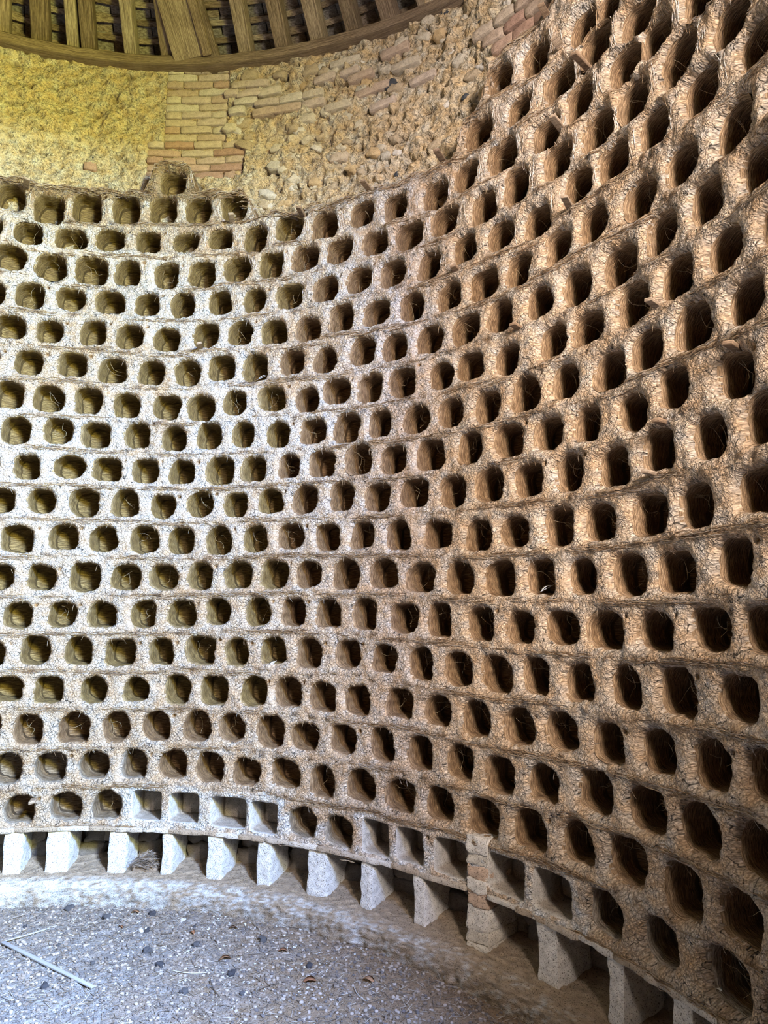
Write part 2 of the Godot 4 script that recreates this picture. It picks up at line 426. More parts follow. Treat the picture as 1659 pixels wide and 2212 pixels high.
func build_nest_wall() -> void:
	var s0 := deg_to_rad(DEG0) * R
	var s1 := deg_to_rad(DEG1) * R
	gw = int((s1 - s0) / CELL) + 1
	gh = int((1.15 * R + 0.24 - y_low) / CELL) + 1
	var total := gw * gh
	var ps := PackedFloat32Array()
	var py := PackedFloat32Array()
	gout.resize(total)
	gdeep.resize(total)
	var near := PackedInt32Array()
	ps.resize(total)
	py.resize(total)
	near.resize(total)
	gout.fill(1.0)
	near.fill(-1)
	for j in gh:
		for i in gw:
			ps[j * gw + i] = s0 + i * CELL
			py[j * gw + i] = y_low + j * CELL
	for n in holes.size():
		var h: Dictionary = holes[n]
		var reach := 0.075
		var i0 := maxi(0, int((h.s - h.a - reach - s0) / CELL))
		var i1 := mini(gw - 1, int((h.s + h.a + reach - s0) / CELL) + 1)
		var j0 := maxi(0, int((h.y - h.b - reach - y_low) / CELL))
		var j1 := mini(gh - 1, int((h.y + h.b + reach - y_low) / CELL) + 1)
		for j in range(j0, j1 + 1):
			for i in range(i0, i1 + 1):
				var k := j * gw + i
				var x: float = (s0 + i * CELL - h.s) / h.a
				var y: float = (y_low + j * CELL - h.y) / h.b
				var l := sqrt(x * x + y * y)
				if l < 0.3:
					gout[k] = -0.05
					near[k] = n
					continue
				var rim := wobble(h, x / l, y / l)
				var d: float = (l - rim) * sqrt((x * x * h.a * h.a + y * y * h.b * h.b)) / l
				if d < gout[k]:
					gout[k] = d
					near[k] = n
					if absf(d) < CELL * 0.62:               # pull the grid onto the rim
						ps[k] = h.s + x / l * rim * h.a
						py[k] = h.y + y / l * rim * h.b
						gout[k] = 0.0
	var v := PackedVector3Array()
	var uv := PackedVector2Array()
	var col := PackedColorArray()
	v.resize(total)
	uv.resize(total)
	col.resize(total)
	var tops := PackedFloat32Array()
	tops.resize(gw)
	for i in gw:
		tops[i] = top_edge(rad_to_deg((s0 + i * CELL) / R)) * R
	var clay := Color(0.69, 0.535, 0.39)
	var pale := Color(0.75, 0.65, 0.54)
	var lime_and_light := Color(0.90, 0.88, 0.86)
	var brown := Color(0.25, 0.165, 0.10)
	var white := Color(0.92, 0.91, 0.89)
	for j in gh:
		for i in gw:
			var k := j * gw + i
			var d := gout[k]
			if d < 0.0:
				continue
			var s := ps[k]
			var y := py[k]
			var deg := rad_to_deg(s / R)
			var rough := 1.0 + 0.9 * clampf((y - 1.6) / 1.0, 0.0, 1.0)
			var low: float = nz.low.get_noise_2d(s, y)
			var mid: float = nz.mid.get_noise_2d(s, y)
			var lump: float = nz.lump.get_noise_2d(s, y)
			var deep: float = -0.016 * low * rough - 0.007 * mid * rough + 0.0045 * lump - 0.002 * nz.fine.get_noise_2d(s, y)
			var c := clay
			var patch: float = nz.patch.get_noise_2d(s, y)
			c = c.lerp(pale, clampf(0.5 + 1.3 * patch, 0.0, 1.0))
			# droppings and limewash plus cool daylight painted in, stronger on the upper far side
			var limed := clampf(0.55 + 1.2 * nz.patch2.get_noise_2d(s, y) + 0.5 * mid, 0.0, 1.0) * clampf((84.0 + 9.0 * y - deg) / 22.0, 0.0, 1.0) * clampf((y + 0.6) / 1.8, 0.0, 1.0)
			c = c.lerp(lime_and_light, limed * 0.75)
			if near[k] >= 0:
				var h: Dictionary = holes[near[k]]
				var lip: float = h.lip
				if d < lip:
					var q := lip - d
					deep += lip - sqrt(maxf(lip * lip - q * q, 0.0))
				# the straw bed under each tier shows as a brown band
				var dy: float = y - (h.y - 0.0405 * R)
				var band := exp(-dy * dy / 0.00030) * clampf(0.42 + 2.4 * nz.patch.get_noise_2d(s * 1.4 + 40.0, h.y * 3.0) + 1.1 * mid, 0.0, 1.0)
				deep -= 0.007 * band
				if not h.open:
					c = c.lerp(brown, band * 0.85)
				else:
					c = c.lerp(white, clampf(0.75 + patch, 0.0, 1.0) * (1.0 if deg < 70.0 else 0.6))
				if h.tier <= 1 and deg < 61.0 and y > h.y + h.b * 0.55: c = c.lerp(Color(0.40, 0.29, 0.17), 0.85)
				if h.tier == 0 and deg < 60.0: c = c.lerp(Color(0.44, 0.33, 0.20), 0.9)
				# pock marks where a peg has gone
				if h.pit:
					var qx: float = (s - (h.s + h.a * 1.35)) / 0.013
					var qy: float = (y - (h.y + h.b * 0.75)) / 0.011
					var q2 := qx * qx + qy * qy
					if q2 < 2.2:
						deep += 0.016 * exp(-q2 * q2)
						c = c.lerp(Color(0.36, 0.21, 0.08), exp(-q2 * q2))
			# whitewash around the lowest tier
			if y < -0.395 * R and deg > 46.0 and deg < 104.0:
				c = c.lerp(white, clampf(0.45 + 2.0 * patch, 0.0, 0.9) * clampf((-0.395 * R - y) / 0.05, 0.0, 1.0) * (0.4 if deg > 68.5 and deg < 77.0 else 1.0))
			if y < -0.380 * R and absf(deg - 47.7) < 1.5:          # limed up past the shelf
				c = c.lerp(white, clampf(0.9 + patch + mid, 0.0, 1.0))
			var top := tops[i]
			if y > top:                                       # the broken top runs back to the bare wall
				deep += y - top
				y = top + 0.02 * mid
				c = c.lerp(brown, 0.5)
			elif y > top - 0.012:
				c = c.lerp(brown, 0.4)
			gdeep[k] = deep
			var a := s / R
			var r: float = R + deep
			v[k] = Vector3(r * sin(a), y + EYE, -r * cos(a))
			uv[k] = Vector2(s, -y) / 0.9
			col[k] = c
	var idx := PackedInt32Array()
	for j in gh - 1:
		for i in gw - 1:
			var a := j * gw + i
			if py[a] > tops[i] + 0.24:
				continue
			var b := a + gw
			if gout[a] >= 0.0 and gout[b + 1] >= 0.0:
				if gout[b] >= 0.0:
					idx.append(a); idx.append(b); idx.append(b + 1)
				if gout[a + 1] >= 0.0:
					idx.append(a); idx.append(b + 1); idx.append(a + 1)
			elif gout[b] >= 0.0 and gout[a + 1] >= 0.0:
				if gout[a] >= 0.0:
					idx.append(a); idx.append(b); idx.append(a + 1)
				elif gout[b + 1] >= 0.0:
					idx.append(b); idx.append(b + 1); idx.append(a + 1)
	var nrm := smoothed(v, idx)
	# keep only what is used
	var slot := PackedInt32Array()
	slot.resize(total)
	slot.fill(-1)
	var v2 := PackedVector3Array()
	var n2 := PackedVector3Array()
	var uv2 := PackedVector2Array()
	var c2 := PackedColorArray()
	for q in idx.size():
		var k := idx[q]
		if slot[k] < 0:
			slot[k] = v2.size()
			v2.append(v[k]); n2.append(nrm[k]); uv2.append(uv[k]); c2.append(col[k])
		idx[q] = slot[k]
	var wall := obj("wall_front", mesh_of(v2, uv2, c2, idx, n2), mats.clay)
	tag(wall, "curved wall of crazed tan clay pierced by rows of small nest holes", "wall", "", "structure")
	for h in holes:
		build_hole(h, wall)
	var more := obj("further_nest_holes", mesh_of(rest_v, rest_uv, rest_col, rest_idx), mats.fibre, wall)
	more.set_meta("kind", "stuff")
	build_straw(wall)

func face_depth(s: float, y: float) -> Vector2:      # depth of the face and distance from a rim
	var i := clampi(int((s - deg_to_rad(DEG0) * R) / CELL), 0, gw - 1)
	var j := clampi(int((y - y_low) / CELL), 0, gh - 1)
	return Vector2(gdeep[j * gw + i], gout[j * gw + i])

func build_hole(h: Dictionary, wall: Node) -> void:
	var seg := 40
	var lip: float = h.lip
	var depth: float = h.deep
	# how wide the hole is and how deep it lies, ring after ring
	var prof := [[0.006, -1.0, lip * 0.55], [0.0, 1.0, lip - 0.001], [0.0, 0.985, lip + 0.014], [0.0, 0.97, lip + 0.032], [0.0, 0.955, 0.085], [0.0, 0.945, 0.11], [0.0, 0.93, 0.135],
		[0.0, 0.90, depth - 0.025], [0.0, 0.83, depth - 0.010], [0.0, 0.68, depth], [0.0, 0.45, depth + 0.004], [0.0, 0.2, depth + 0.005]]
	if h.open:
		prof = [[0.004, -1.0, lip * 0.6], [0.0, 1.0, lip], [0.0, 1.0, 0.04], [0.0, 1.0, 0.08], [0.0, 1.0, 0.12], [0.0, 1.0, 0.16], [0.0, 0.98, 0.185], [0.0, 0.9, 0.19], [0.0, 0.7, 0.19], [0.0, 0.4, 0.19], [0.0, 0.2, 0.19]]
	var rows := prof.size()
	var v := PackedVector3Array()
	var uv := PackedVector2Array()
	var col := PackedColorArray()
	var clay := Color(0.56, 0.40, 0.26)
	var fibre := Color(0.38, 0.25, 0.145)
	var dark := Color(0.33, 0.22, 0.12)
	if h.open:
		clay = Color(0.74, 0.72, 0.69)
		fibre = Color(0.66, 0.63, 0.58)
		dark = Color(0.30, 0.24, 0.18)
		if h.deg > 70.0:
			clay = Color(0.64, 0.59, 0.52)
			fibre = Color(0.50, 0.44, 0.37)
	elif h.deg < 66.0 and h.tier < 16:                       # far side: the yellow-green tree light is painted into these colours
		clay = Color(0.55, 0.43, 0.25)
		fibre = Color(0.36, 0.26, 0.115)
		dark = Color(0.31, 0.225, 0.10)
	elif h.tier == 18 or (h.tier == 17 and h.deg < 52.0):
		clay = Color(0.60, 0.55, 0.49)
		fibre = Color(0.40, 0.33, 0.25)
	var sm: float = h.smooth
	for q in rows:
		var widen: float = prof[q][0]
		var k: float = prof[q][1]
		var dp: float = prof[q][2]
		for e in seg + 1:
			var f := TAU * (e % seg) / seg
			var ux := cos(f)
			var uy := sin(f)
			var rim := wobble(h, ux, uy)
			var x: float = ux * rim * h.a
			var y: float = uy * rim * h.b
			if k < 0.0:
				x += ux * widen
				y += uy * widen
			else:
				var kk := k
				if uy < -0.3 and k > 1.0: kk = 1.0 + (k - 1.0) * 0.35      # the floor stays level
				x *= k
				y *= kk
				if q > 2 and q < rows - 3 or (h.open and q > 1):
					var t: float = nz.tube.get_noise_3d(x * 1.5 + h.seed, y * 1.5, dp * 4.0)
					x += ux * 0.008 * t
					y += uy * 0.008 * t
			var a: float = (h.s + x) / R
			var r: float = R + dp
			v.append(Vector3(r * sin(a), h.y + y + EYE, -r * cos(a)))
			if q < rows - 4:
				uv.append(Vector2(f / TAU * (h.a + h.b) * PI / 0.35, (dp * 1.0 + h.seed) / 0.35))
			else:
				uv.append(Vector2(x / 0.35 + h.seed, y / 0.35 + h.seed * 0.7))
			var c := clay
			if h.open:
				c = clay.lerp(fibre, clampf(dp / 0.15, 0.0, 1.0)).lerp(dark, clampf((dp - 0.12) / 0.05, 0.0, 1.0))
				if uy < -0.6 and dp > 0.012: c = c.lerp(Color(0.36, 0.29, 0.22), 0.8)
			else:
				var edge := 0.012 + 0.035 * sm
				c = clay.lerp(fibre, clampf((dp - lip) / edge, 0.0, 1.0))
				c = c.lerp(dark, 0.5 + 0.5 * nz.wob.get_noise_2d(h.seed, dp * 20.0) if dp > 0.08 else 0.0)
			col.append(c)
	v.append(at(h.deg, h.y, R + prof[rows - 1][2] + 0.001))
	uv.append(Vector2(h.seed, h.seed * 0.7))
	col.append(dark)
	var idx := PackedInt32Array()
	var nx := seg + 1
	for q in rows - 1:
		for e in seg:
			var a := q * nx + e
			idx.append_array([a, a + 1, a + nx + 1, a, a + nx + 1, a + nx])
	var last := (rows - 1) * nx
	for e in seg:
		idx.append_array([last + e, last + e + 1, v.size() - 1])
	if h.beyond:
		var base := rest_v.size()
		rest_v.append_array(v)
		rest_uv.append_array(uv)
		rest_col.append_array(col)
		for k in idx: rest_idx.append(base + k)
		return
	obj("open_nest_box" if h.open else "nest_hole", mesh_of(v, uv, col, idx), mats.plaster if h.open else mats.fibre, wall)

func strand(v: PackedVector3Array, col: PackedColorArray, idx: PackedInt32Array, pts: PackedVector3Array, r: float, c: Color) -> void:
	var base := v.size()
	var m := pts.size()
	for k in m:
		var d := (pts[mini(k + 1, m - 1)] - pts[maxi(k - 1, 0)]).normalized()
		var side := d.cross(Vector3(0.31, 0.9, 0.17)).normalized()
		var up := side.cross(d)
		var rr := r * (1.0 if k > 0 and k < m - 1 else 0.5)
		for e in 3:
			var f := TAU * e / 3.0
			v.append(pts[k] + (side * cos(f) + up * sin(f)) * rr)
			col.append(c)
	for k in m - 1:
		for e in 3:
			var a := base + k * 3 + e
			var b := base + k * 3 + (e + 1) % 3
			idx.append_array([a, b, b + 3, a, b + 3, a + 3])

func build_straw(wall: Node) -> void:
	var v := PackedVector3Array()
	var col := PackedColorArray()
	var idx := PackedInt32Array()
	var tones := [Color(0.36, 0.25, 0.15), Color(0.24, 0.155, 0.09), Color(0.45, 0.34, 0.22), Color(0.19, 0.12, 0.07), Color(0.40, 0.33, 0.26)]
	for h in holes:
		if h.open: continue
		# bundles along the bed of each tier
		var many := int(40.0 * clampf(0.35 + 2.4 * nz.patch.get_noise_2d(h.s * 1.4 + 40.0, h.y * 3.0) + 0.3 * rng.randf(), 0.05, 1.2))
		for n in many:
			var s: float = h.s + rng.randf_range(-0.14, 0.14)
			var y: float = h.y - 0.0405 * R + rng.randfn(0.0, 0.007)
			var lean := rng.randfn(0.0, 0.05)
			var length := rng.randf_range(0.04, 0.13)
			var pts := PackedVector3Array()
			var lift := rng.randf_range(0.000, 0.005)
			for k in 5:
				var f := k / 4.0
				var ss := s + (f - 0.5) * length
				var yy := y + (f - 0.5) * length * lean + 0.006 * sin(f * PI) * rng.randf_range(-1, 1)
				var fd := face_depth(ss, yy)
				if fd.y < 0.004:
					continue
				pts.append(at(rad_to_deg(ss / R), yy, R + fd.x - lift - 0.002 * sin(f * 9.0)))
			if pts.size() > 2:
				strand(v, col, idx, pts, rng.randf_range(0.0009, 0.0020), tones[rng.randi() % 5])
		# strands that hang from the rim's upper edge
		var hang := 3 if h.tier > 3 else 14
		for n in hang:
			if rng.randf() < 0.45: continue
			var x := rng.randf_range(-0.9, 0.9)
			var ry := sqrt(maxf(0.0, 1.0 - pow(absf(x), 2.6)))
			var s2: float = h.s + x * h.a
			var y2: float = h.y + ry * h.b * 1.02
			var pts2 := PackedVector3Array()
			var way := rng.randf_range(-0.02, 0.02)
			var drop := rng.randf_range(0.01, 0.04)
			for k in 4:
				var f := k / 3.0
				pts2.append(at(rad_to_deg((s2 + way * f) / R), y2 + 0.012 - drop * f, R + h.lip * 0.7 - 0.014 + 0.012 * f * f))
			strand(v, col, idx, pts2, rng.randf_range(0.0008, 0.0014), tones[rng.randi() % 5])
		# a few curled strands that have dropped inside
		if not h.open and rng.randf() < (0.7 if h.deg > 80.0 else 0.2):
			for n in 2:
				var p0 := Vector2(rng.randf_range(-0.7, 0.7) * h.a, rng.randf_range(0.3, 0.85) * h.b)
				var p1 := Vector2(rng.randf_range(-0.7, 0.7) * h.a, rng.randf_range(-0.8, 0.1) * h.b)
				var curl := rng.randf_range(-0.02, 0.02)
				var pts3 := PackedVector3Array()
				for k in 7:
					var f := k / 6.0
					var q := p0.lerp(p1, f) + Vector2(curl * sin(f * 6.0), 0.008 * sin(f * 9.0 + curl * 300.0))
					pts3.append(at(rad_to_deg((h.s + q.x) / R), h.y + q.y, R + 0.055 + 0.05 * sin(f * 2.5)))
				strand(v, col, idx, pts3, 0.0009, Color(0.42, 0.32, 0.19))
	# matted straw along the broken top
	for n in 1750:
		var deg := rng.randf_range(12.0, 106.0)
		if deg > 60.0 and rng.randf() < 0.45: continue
		var y := top_edge(deg) * R + rng.randfn(-0.006, 0.011)
		var length := rng.randf_range(0.05, 0.16)
		var tilt := rng.randfn(0.0, 0.12)
		var pts4 := PackedVector3Array()
		var lift := rng.randf_range(-0.004, 0.014)
		for k in 5:
			var f := k / 4.0 - 0.5
			var s := deg_to_rad(deg) * R + f * length
			var fd := face_depth(s, y)
			pts4.append(at(rad_to_deg(s / R), minf(y + f * length * tilt + 0.006 * cos(f * 5.0), top_edge(rad_to_deg(s / R)) * R + 0.012), R + minf(fd.x, 0.02) - lift))
		strand(v, col, idx, pts4, rng.randf_range(0.0010, 0.0022), tones[rng.randi() % 5])
	# upright strands where the clay has weathered off the upper tiers
	var bleached := [Color(0.62, 0.54, 0.47), Color(0.50, 0.40, 0.31), Color(0.70, 0.64, 0.58), Color(0.36, 0.26, 0.17)]
	for h in holes:
		var worn := clampf(0.75 * (float(h.y) - 1.75) / 0.5, 0.0, 1.0) * clampf((float(h.deg) - 30.0) / 30.0, 0.35, 1.0)
		if worn <= 0.0: continue
		for n in int(26 * worn):
			var s: float = h.s + (PITCH * 0.5 + rng.randfn(0.0, 0.016)) * (1.0 if rng.randf() < 0.8 else -1.0)
			var y: float = h.y + rng.randf_range(-0.045, 0.045)
			var length := rng.randf_range(0.04, 0.10)
			var lean := rng.randfn(0.0, 0.16)
			var pts5 := PackedVector3Array()
			for k in 5:
				var f := k / 4.0 - 0.5
				var fd := face_depth(s + f * length * lean, y + f * length)
				if fd.y < 0.003: continue
				pts5.append(at(rad_to_deg((s + f * length * lean) / R), y + f * length, R + fd.x - rng.randf_range(0.0005, 0.004)))
			if pts5.size() > 2:
				strand(v, col, idx, pts5, rng.randf_range(0.0008, 0.0018), bleached[rng.randi() % 4])
	var o := obj("straw_fibres", mesh_of(v, PackedVector2Array(), col, idx), mats.straw, wall)
	tag(o, "brown straw strands bedded between the tiers", "", "", "stuff")


# ------------------------------------------------------------------ shell that closes the tower
func arc_block(st: SurfaceTool, d0: float, d1: float, y0: float, y1: float, r0: float, r1: float) -> void:
	var n := maxi(2, int((d1 - d0) / 3.0))
	for i in n:
		var a := lerpf(d0, d1, float(i) / n)
		var b := lerpf(d0, d1, float(i + 1) / n)
		quad(st, at(a, y0, r0), at(b, y0, r0), at(b, y1, r0), at(a, y1, r0))
		quad(st, at(b, y0, r1), at(a, y0, r1), at(a, y1, r1), at(b, y1, r1))
		quad(st, at(a, y1, r0), at(b, y1, r0), at(b, y1, r1), at(a, y1, r1))
		quad(st, at(a, y0, r1), at(b, y0, r1), at(b, y0, r0), at(a, y0, r0))
	quad(st, at(d0, y0, r1), at(d0, y0, r0), at(d0, y1, r0), at(d0, y1, r1))
	quad(st, at(d1, y0, r0), at(d1, y0, r1), at(d1, y1, r1), at(d1, y1, r0))

func quad(st: SurfaceTool, a: Vector3, b: Vector3, c: Vector3, d: Vector3) -> void:   # a, b, c, d counter-clockwise from the front: left bottom, right bottom, right top, left top
	for p in [a, d, c, a, c, b]:
		st.set_normal((b - a).cross(d - a).normalized())
		st.add_vertex(p)

func begin() -> SurfaceTool:
	var st := SurfaceTool.new()
	st.begin(Mesh.PRIMITIVE_TRIANGLES)
	return st

func build_shell() -> void:
	var m := StandardMaterial3D.new()
	m.albedo_color = Color(0.62, 0.52, 0.40)
	m.roughness = 0.95
	var st := begin()
	var lo := -EYE - 0.3
	var hi := 1.42 * R
	var wall_r := R + BACK + 0.10
	arc_block(st, 2.0, 138.0, lo, hi, wall_r, wall_r + 0.4)          # core behind the nest holes
	arc_block(st, 133.2, 138.0, lo, hi, R, wall_r + 0.4)
	arc_block(st, 1.0, 11.2, lo, hi, R, wall_r + 0.4)
	arc_block(st, 138.0, 148.0, lo, hi, R, wall_r + 0.1)
	arc_block(st, 148.0, 173.0, lo, 0.60, R, wall_r + 0.1)
	arc_block(st, 148.0, 173.0, 2.68, hi, R, wall_r + 0.1)      # the high opening lies between 148 and 173 degrees
	arc_block(st, 173.0, 361.0, lo, hi, R, wall_r + 0.1)
	var o := obj("wall_rear", st.commit(), m)
	tag(o, "plain clay back and core of the round tower wall", "wall", "", "structure")


# ------------------------------------------------------------------ bare earth wall above
func build_upper_wall() -> void:
	var step := 0.0095
	var rw := R + BACK
	var s0 := deg_to_rad(9.0) * rw
	var s1 := deg_to_rad(118.0) * rw
	var nx := int((s1 - s0) / step) + 1
	var y0 := 0.80 * R
	var ny := int((1.338 * R - y0) / step) + 1
	var v := PackedVector3Array()
	var uv := PackedVector2Array()
	var col := PackedColorArray()
	v.resize(nx * ny)
	uv.resize(nx * ny)
	col.resize(nx * ny)
	var ochre := Color(0.66, 0.56, 0.40)
	var tan := Color(0.66, 0.54, 0.38)
	var pale := Color(0.72, 0.67, 0.57)
	var dark := Color(0.30, 0.24, 0.17)
	for j in ny:
		for i in nx:
			var k := j * nx + i
			var s := s0 + i * step
			var y := y0 + j * step
			var deg := rad_to_deg(s / rw)
			var rough := 0.72 + 0.58 * clampf((deg - 52.0) / 14.0, 0.0, 1.0)
			var cob: float = nz.cob.get_noise_2d(s, y * 1.25)
			var mid: float = nz.mid.get_noise_2d(s + 7.0, y)
			var low: float = nz.low.get_noise_2d(s * 1.6, y * 1.6 + 9.0)
			var d: float = rough * (0.040 * clampf(0.30 + 1.6 * nz.patch.get_noise_2d(s * 0.7 + 60.0, y * 0.7), 0.08, 1.0) * cob - 0.014 * mid) - 0.026 * low + 0.005 * nz.lump.get_noise_2d(s, y + 3.0)
			var gouge := clampf(nz.patch.get_noise_2d(s * 1.6, y * 2.6 + 31.0) - 0.30, 0.0, 1.0)
			d += 0.10 * gouge * rough
			var in_pier := y > 1.036 * R and deg > (43.9 if y < 1.128 * R else 45.9) and deg < (56.9 if y < 1.128 * R else 54.3)
			if in_pier: d = 0.014 + 0.25 * d
			# the ragged course where the earth has fallen from behind the plate
			var c := ochre.lerp(tan, clampf((deg - 45.0) / 20.0, 0.0, 1.0))
			c = c.lerp(pale, clampf(0.15 + 1.4 * nz.patch.get_noise_2d(s + 3.0, y * 1.3), 0.0, 1.0))
			c = c.lerp(dark, clampf(gouge * 6.0, 0.0, 0.6))
			if in_pier: c = c.lerp(Color(0.42, 0.33, 0.23), 0.6)
			var a := s / rw
			var r: float = rw + d
			v[k] = Vector3(r * sin(a), y + EYE, -r * cos(a))
			uv[k] = Vector2(s, -y) / 0.9
			col[k] = c
	var wall := obj("wall_upper", mesh_of(v, uv, col, grid_index(nx, ny)), mats.earth)
	tag(wall, "bare ochre earth wall with bricks and stones above the nest holes", "wall", "", "structure")
	# bricks: the blocked opening's pier, two and three bricks wide
	var tones := [Color(0.56, 0.45, 0.34), Color(0.60, 0.51, 0.39), Color(0.53, 0.40, 0.30), Color(0.57, 0.46, 0.37), Color(0.63, 0.55, 0.44)]
	var red := [Color(0.46, 0.29, 0.21), Color(0.50, 0.34, 0.25), Color(0.43, 0.27, 0.20)]
	var bm := []
	for c in tones: bm.append(tint(c.linear_to_srgb(), mats.brick))
	var rm := []
	for c in red: rm.append(tint(c.linear_to_srgb(), mats.brick))
	var shapes := []
	for k in 4: shapes.append(lump(Vector3(0.206, 0.0485, 0.09), 0.008, 0.006, 60 + k, 5))
	var course := 0.0575
	var y := 1.040 * R
	var row := 0
	while y < 1.362 * R:
		var wide := y < 1.128 * R
		var a0 := 43.9 if wide else 45.9
		var a1 := 56.9 if wide else 54.3
		var at_deg := a0
		var first := row % 2 == 0
		var bw := 0.218
		while at_deg < a1 - 0.8:
			var len_deg := rad_to_deg((bw * (0.5 if first else 1.0)) / rw) * rng.randf_range(0.92, 1.06)
			first = false
			if at_deg + len_deg > a1 - 0.7: len_deg = a1 - at_deg
			var b := obj("brick", shapes[rng.randi() % 4], rm[rng.randi() % 3] if wide and rng.randf() < 0.6 or rng.randf() < 0.12 else bm[rng.randi() % 5], wall)
			place_on_wall(b, at_deg + len_deg * 0.5, y + rng.randf_range(-0.003, 0.003), rw + 0.038 + rng.randf_range(-0.006, 0.006), rng.randf_range(-1.2, 1.2))
			b.scale = Vector3(deg_to_rad(len_deg) * rw / 0.213, rng.randf_range(0.94, 1.06), 1.0)
			at_deg += len_deg
		y += course
		row += 1
	# courses of pale brick that run out of the pier, and single ones
	for q in [[56.4, 1.271, 0.16], [58.5, 1.269, 0.16], [54.9, 1.252, 0.10], [57.4, 1.245, 0.18], [60.3, 1.243, 0.17], [57.0, 1.225, 0.17], [59.7, 1.191, 0.17], [63.0, 1.190, 0.20], [66.6, 1.188, 0.16], [55.8, 1.203, 0.12],
			[71.0, 1.273, 0.22], [68.1, 1.246, 0.16], [71.6, 1.243, 0.14], [74.9, 1.175, 0.26], [70.2, 1.163, 0.20], [76.4, 1.130, 0.18], [70.4, 1.031, 0.12], [36.9, 1.049, 0.08], [60.0, 1.215, 0.18], [63.4, 1.214, 0.17], [66.5, 1.213, 0.15],
			[79.6, 1.205, 0.20], [82.0, 1.150, 0.18], [73.2, 1.222, 0.18], [78.0, 1.252, 0.20]]:
		var b := obj("brick", shapes[rng.randi() % 4], rm[0] if q[0] < 40.0 else bm[rng.randi() % 5], wall)
		place_on_wall(b, q[0], q[1] * R, rw + (0.026 if q[0] < 40.0 else 0.004), rng.randf_range(-3.0, 3.0))
		b.scale = Vector3(q[2] / 0.205, rng.randf_range(0.95, 1.2), 1.0)
	# red bricks at the top where the nest wall climbs
	for q in [[97.2, 1.085], [94.4, 1.085], [100.2, 1.090], [98.6, 1.115], [95.8, 1.115], [93.0, 1.115], [91.8, 1.145], [94.6, 1.145], [97.4, 1.145], [96.0, 1.175], [93.2, 1.175], [90.4, 1.175], [99.0, 1.06], [96.2, 1.055], [101.4, 1.118]]:
		var b := obj("brick", shapes[rng.randi() % 4], (rm if rng.randf() < 0.55 else bm)[rng.randi() % 3], wall)
		place_on_wall(b, q[0], q[1] * R + rng.randf_range(-0.004, 0.004), rw - 0.008, rng.randf_range(-1.5, 1.5))
		b.scale = Vector3(0.68, 1.25, 1.0)
	# stones bedded in the earth
	var stone := []
	for k in 10: stone.append(lump(Vector3(0.09, 0.06, 0.08) * rng.randf_range(0.8, 1.2), 0.028, 0.012, 90 + k, 6))
	var grey := [Color(0.52, 0.46, 0.36), Color(0.60, 0.52, 0.40), Color(0.46, 0.36, 0.24), Color(0.66, 0.60, 0.52), Color(0.56, 0.40, 0.22)]
	var sm := []
	for c in grey: sm.append(tint(c.linear_to_srgb(), mats.brick))
	var flint := tint(Color(0.07, 0.075, 0.085).linear_to_srgb(), mats.brick)
	var made := 0
	var tries := 0
	while made < 150 and tries < 3000:
		tries += 1
		var deg := rng.randf_range(54.6, 95.0)
		var yy := rng.randf_range(0.90, 1.30)
		if nz.patch.get_noise_2d(deg * 0.06, yy * 3.0) < -0.1 + 0.25 * clampf((deg - 74.0) / 15.0, 0.0, 1.0): continue
		if yy > 1.18 and deg < 70 and yy < 1.28 and rng.randf() < 0.7: continue
		var o := obj("stone", stone[rng.randi() % 10], sm[rng.randi() % 5], wall)
		place_on_wall(o, deg, yy * R, rw - 0.002 + rng.randf_range(-0.008, 0.02), rng.randf_range(-30, 30))
		var k := rng.randf_range(0.45, 1.15)
		o.scale = Vector3(k * rng.randf_range(0.9, 1.5), k, k)
		made += 1
	for q in [[37.36, 1.070, 0.5], [58.43, 1.053, 0.55], [77.3, 1.176, 0.85], [87.5, 1.061, 0.6], [89.7, 1.216, 0.5], [86.6, 1.232, 0.45], [78.5, 0.949, 0.5], [85.0, 1.285, 0.8], [91.2, 1.155, 0.5], [40.0, 1.23, 0.4], [33.0, 1.12, 0.35], [82.0, 1.27, 0.6]]:
		var o := obj("stone", stone[rng.randi() % 10], flint, wall)
		place_on_wall(o, q[0], q[1] * R, rw + 0.004, rng.randf_range(-20, 20))
		o.scale = Vector3.ONE * q[2]

func place_on_wall(o: Node3D, deg: float, h: float, r: float, roll: float) -> void:   # local x to the right, y up, z towards the room
	o.position = at(deg, h, r)
	o.rotation = Vector3(0, -deg_to_rad(deg), deg_to_rad(roll))

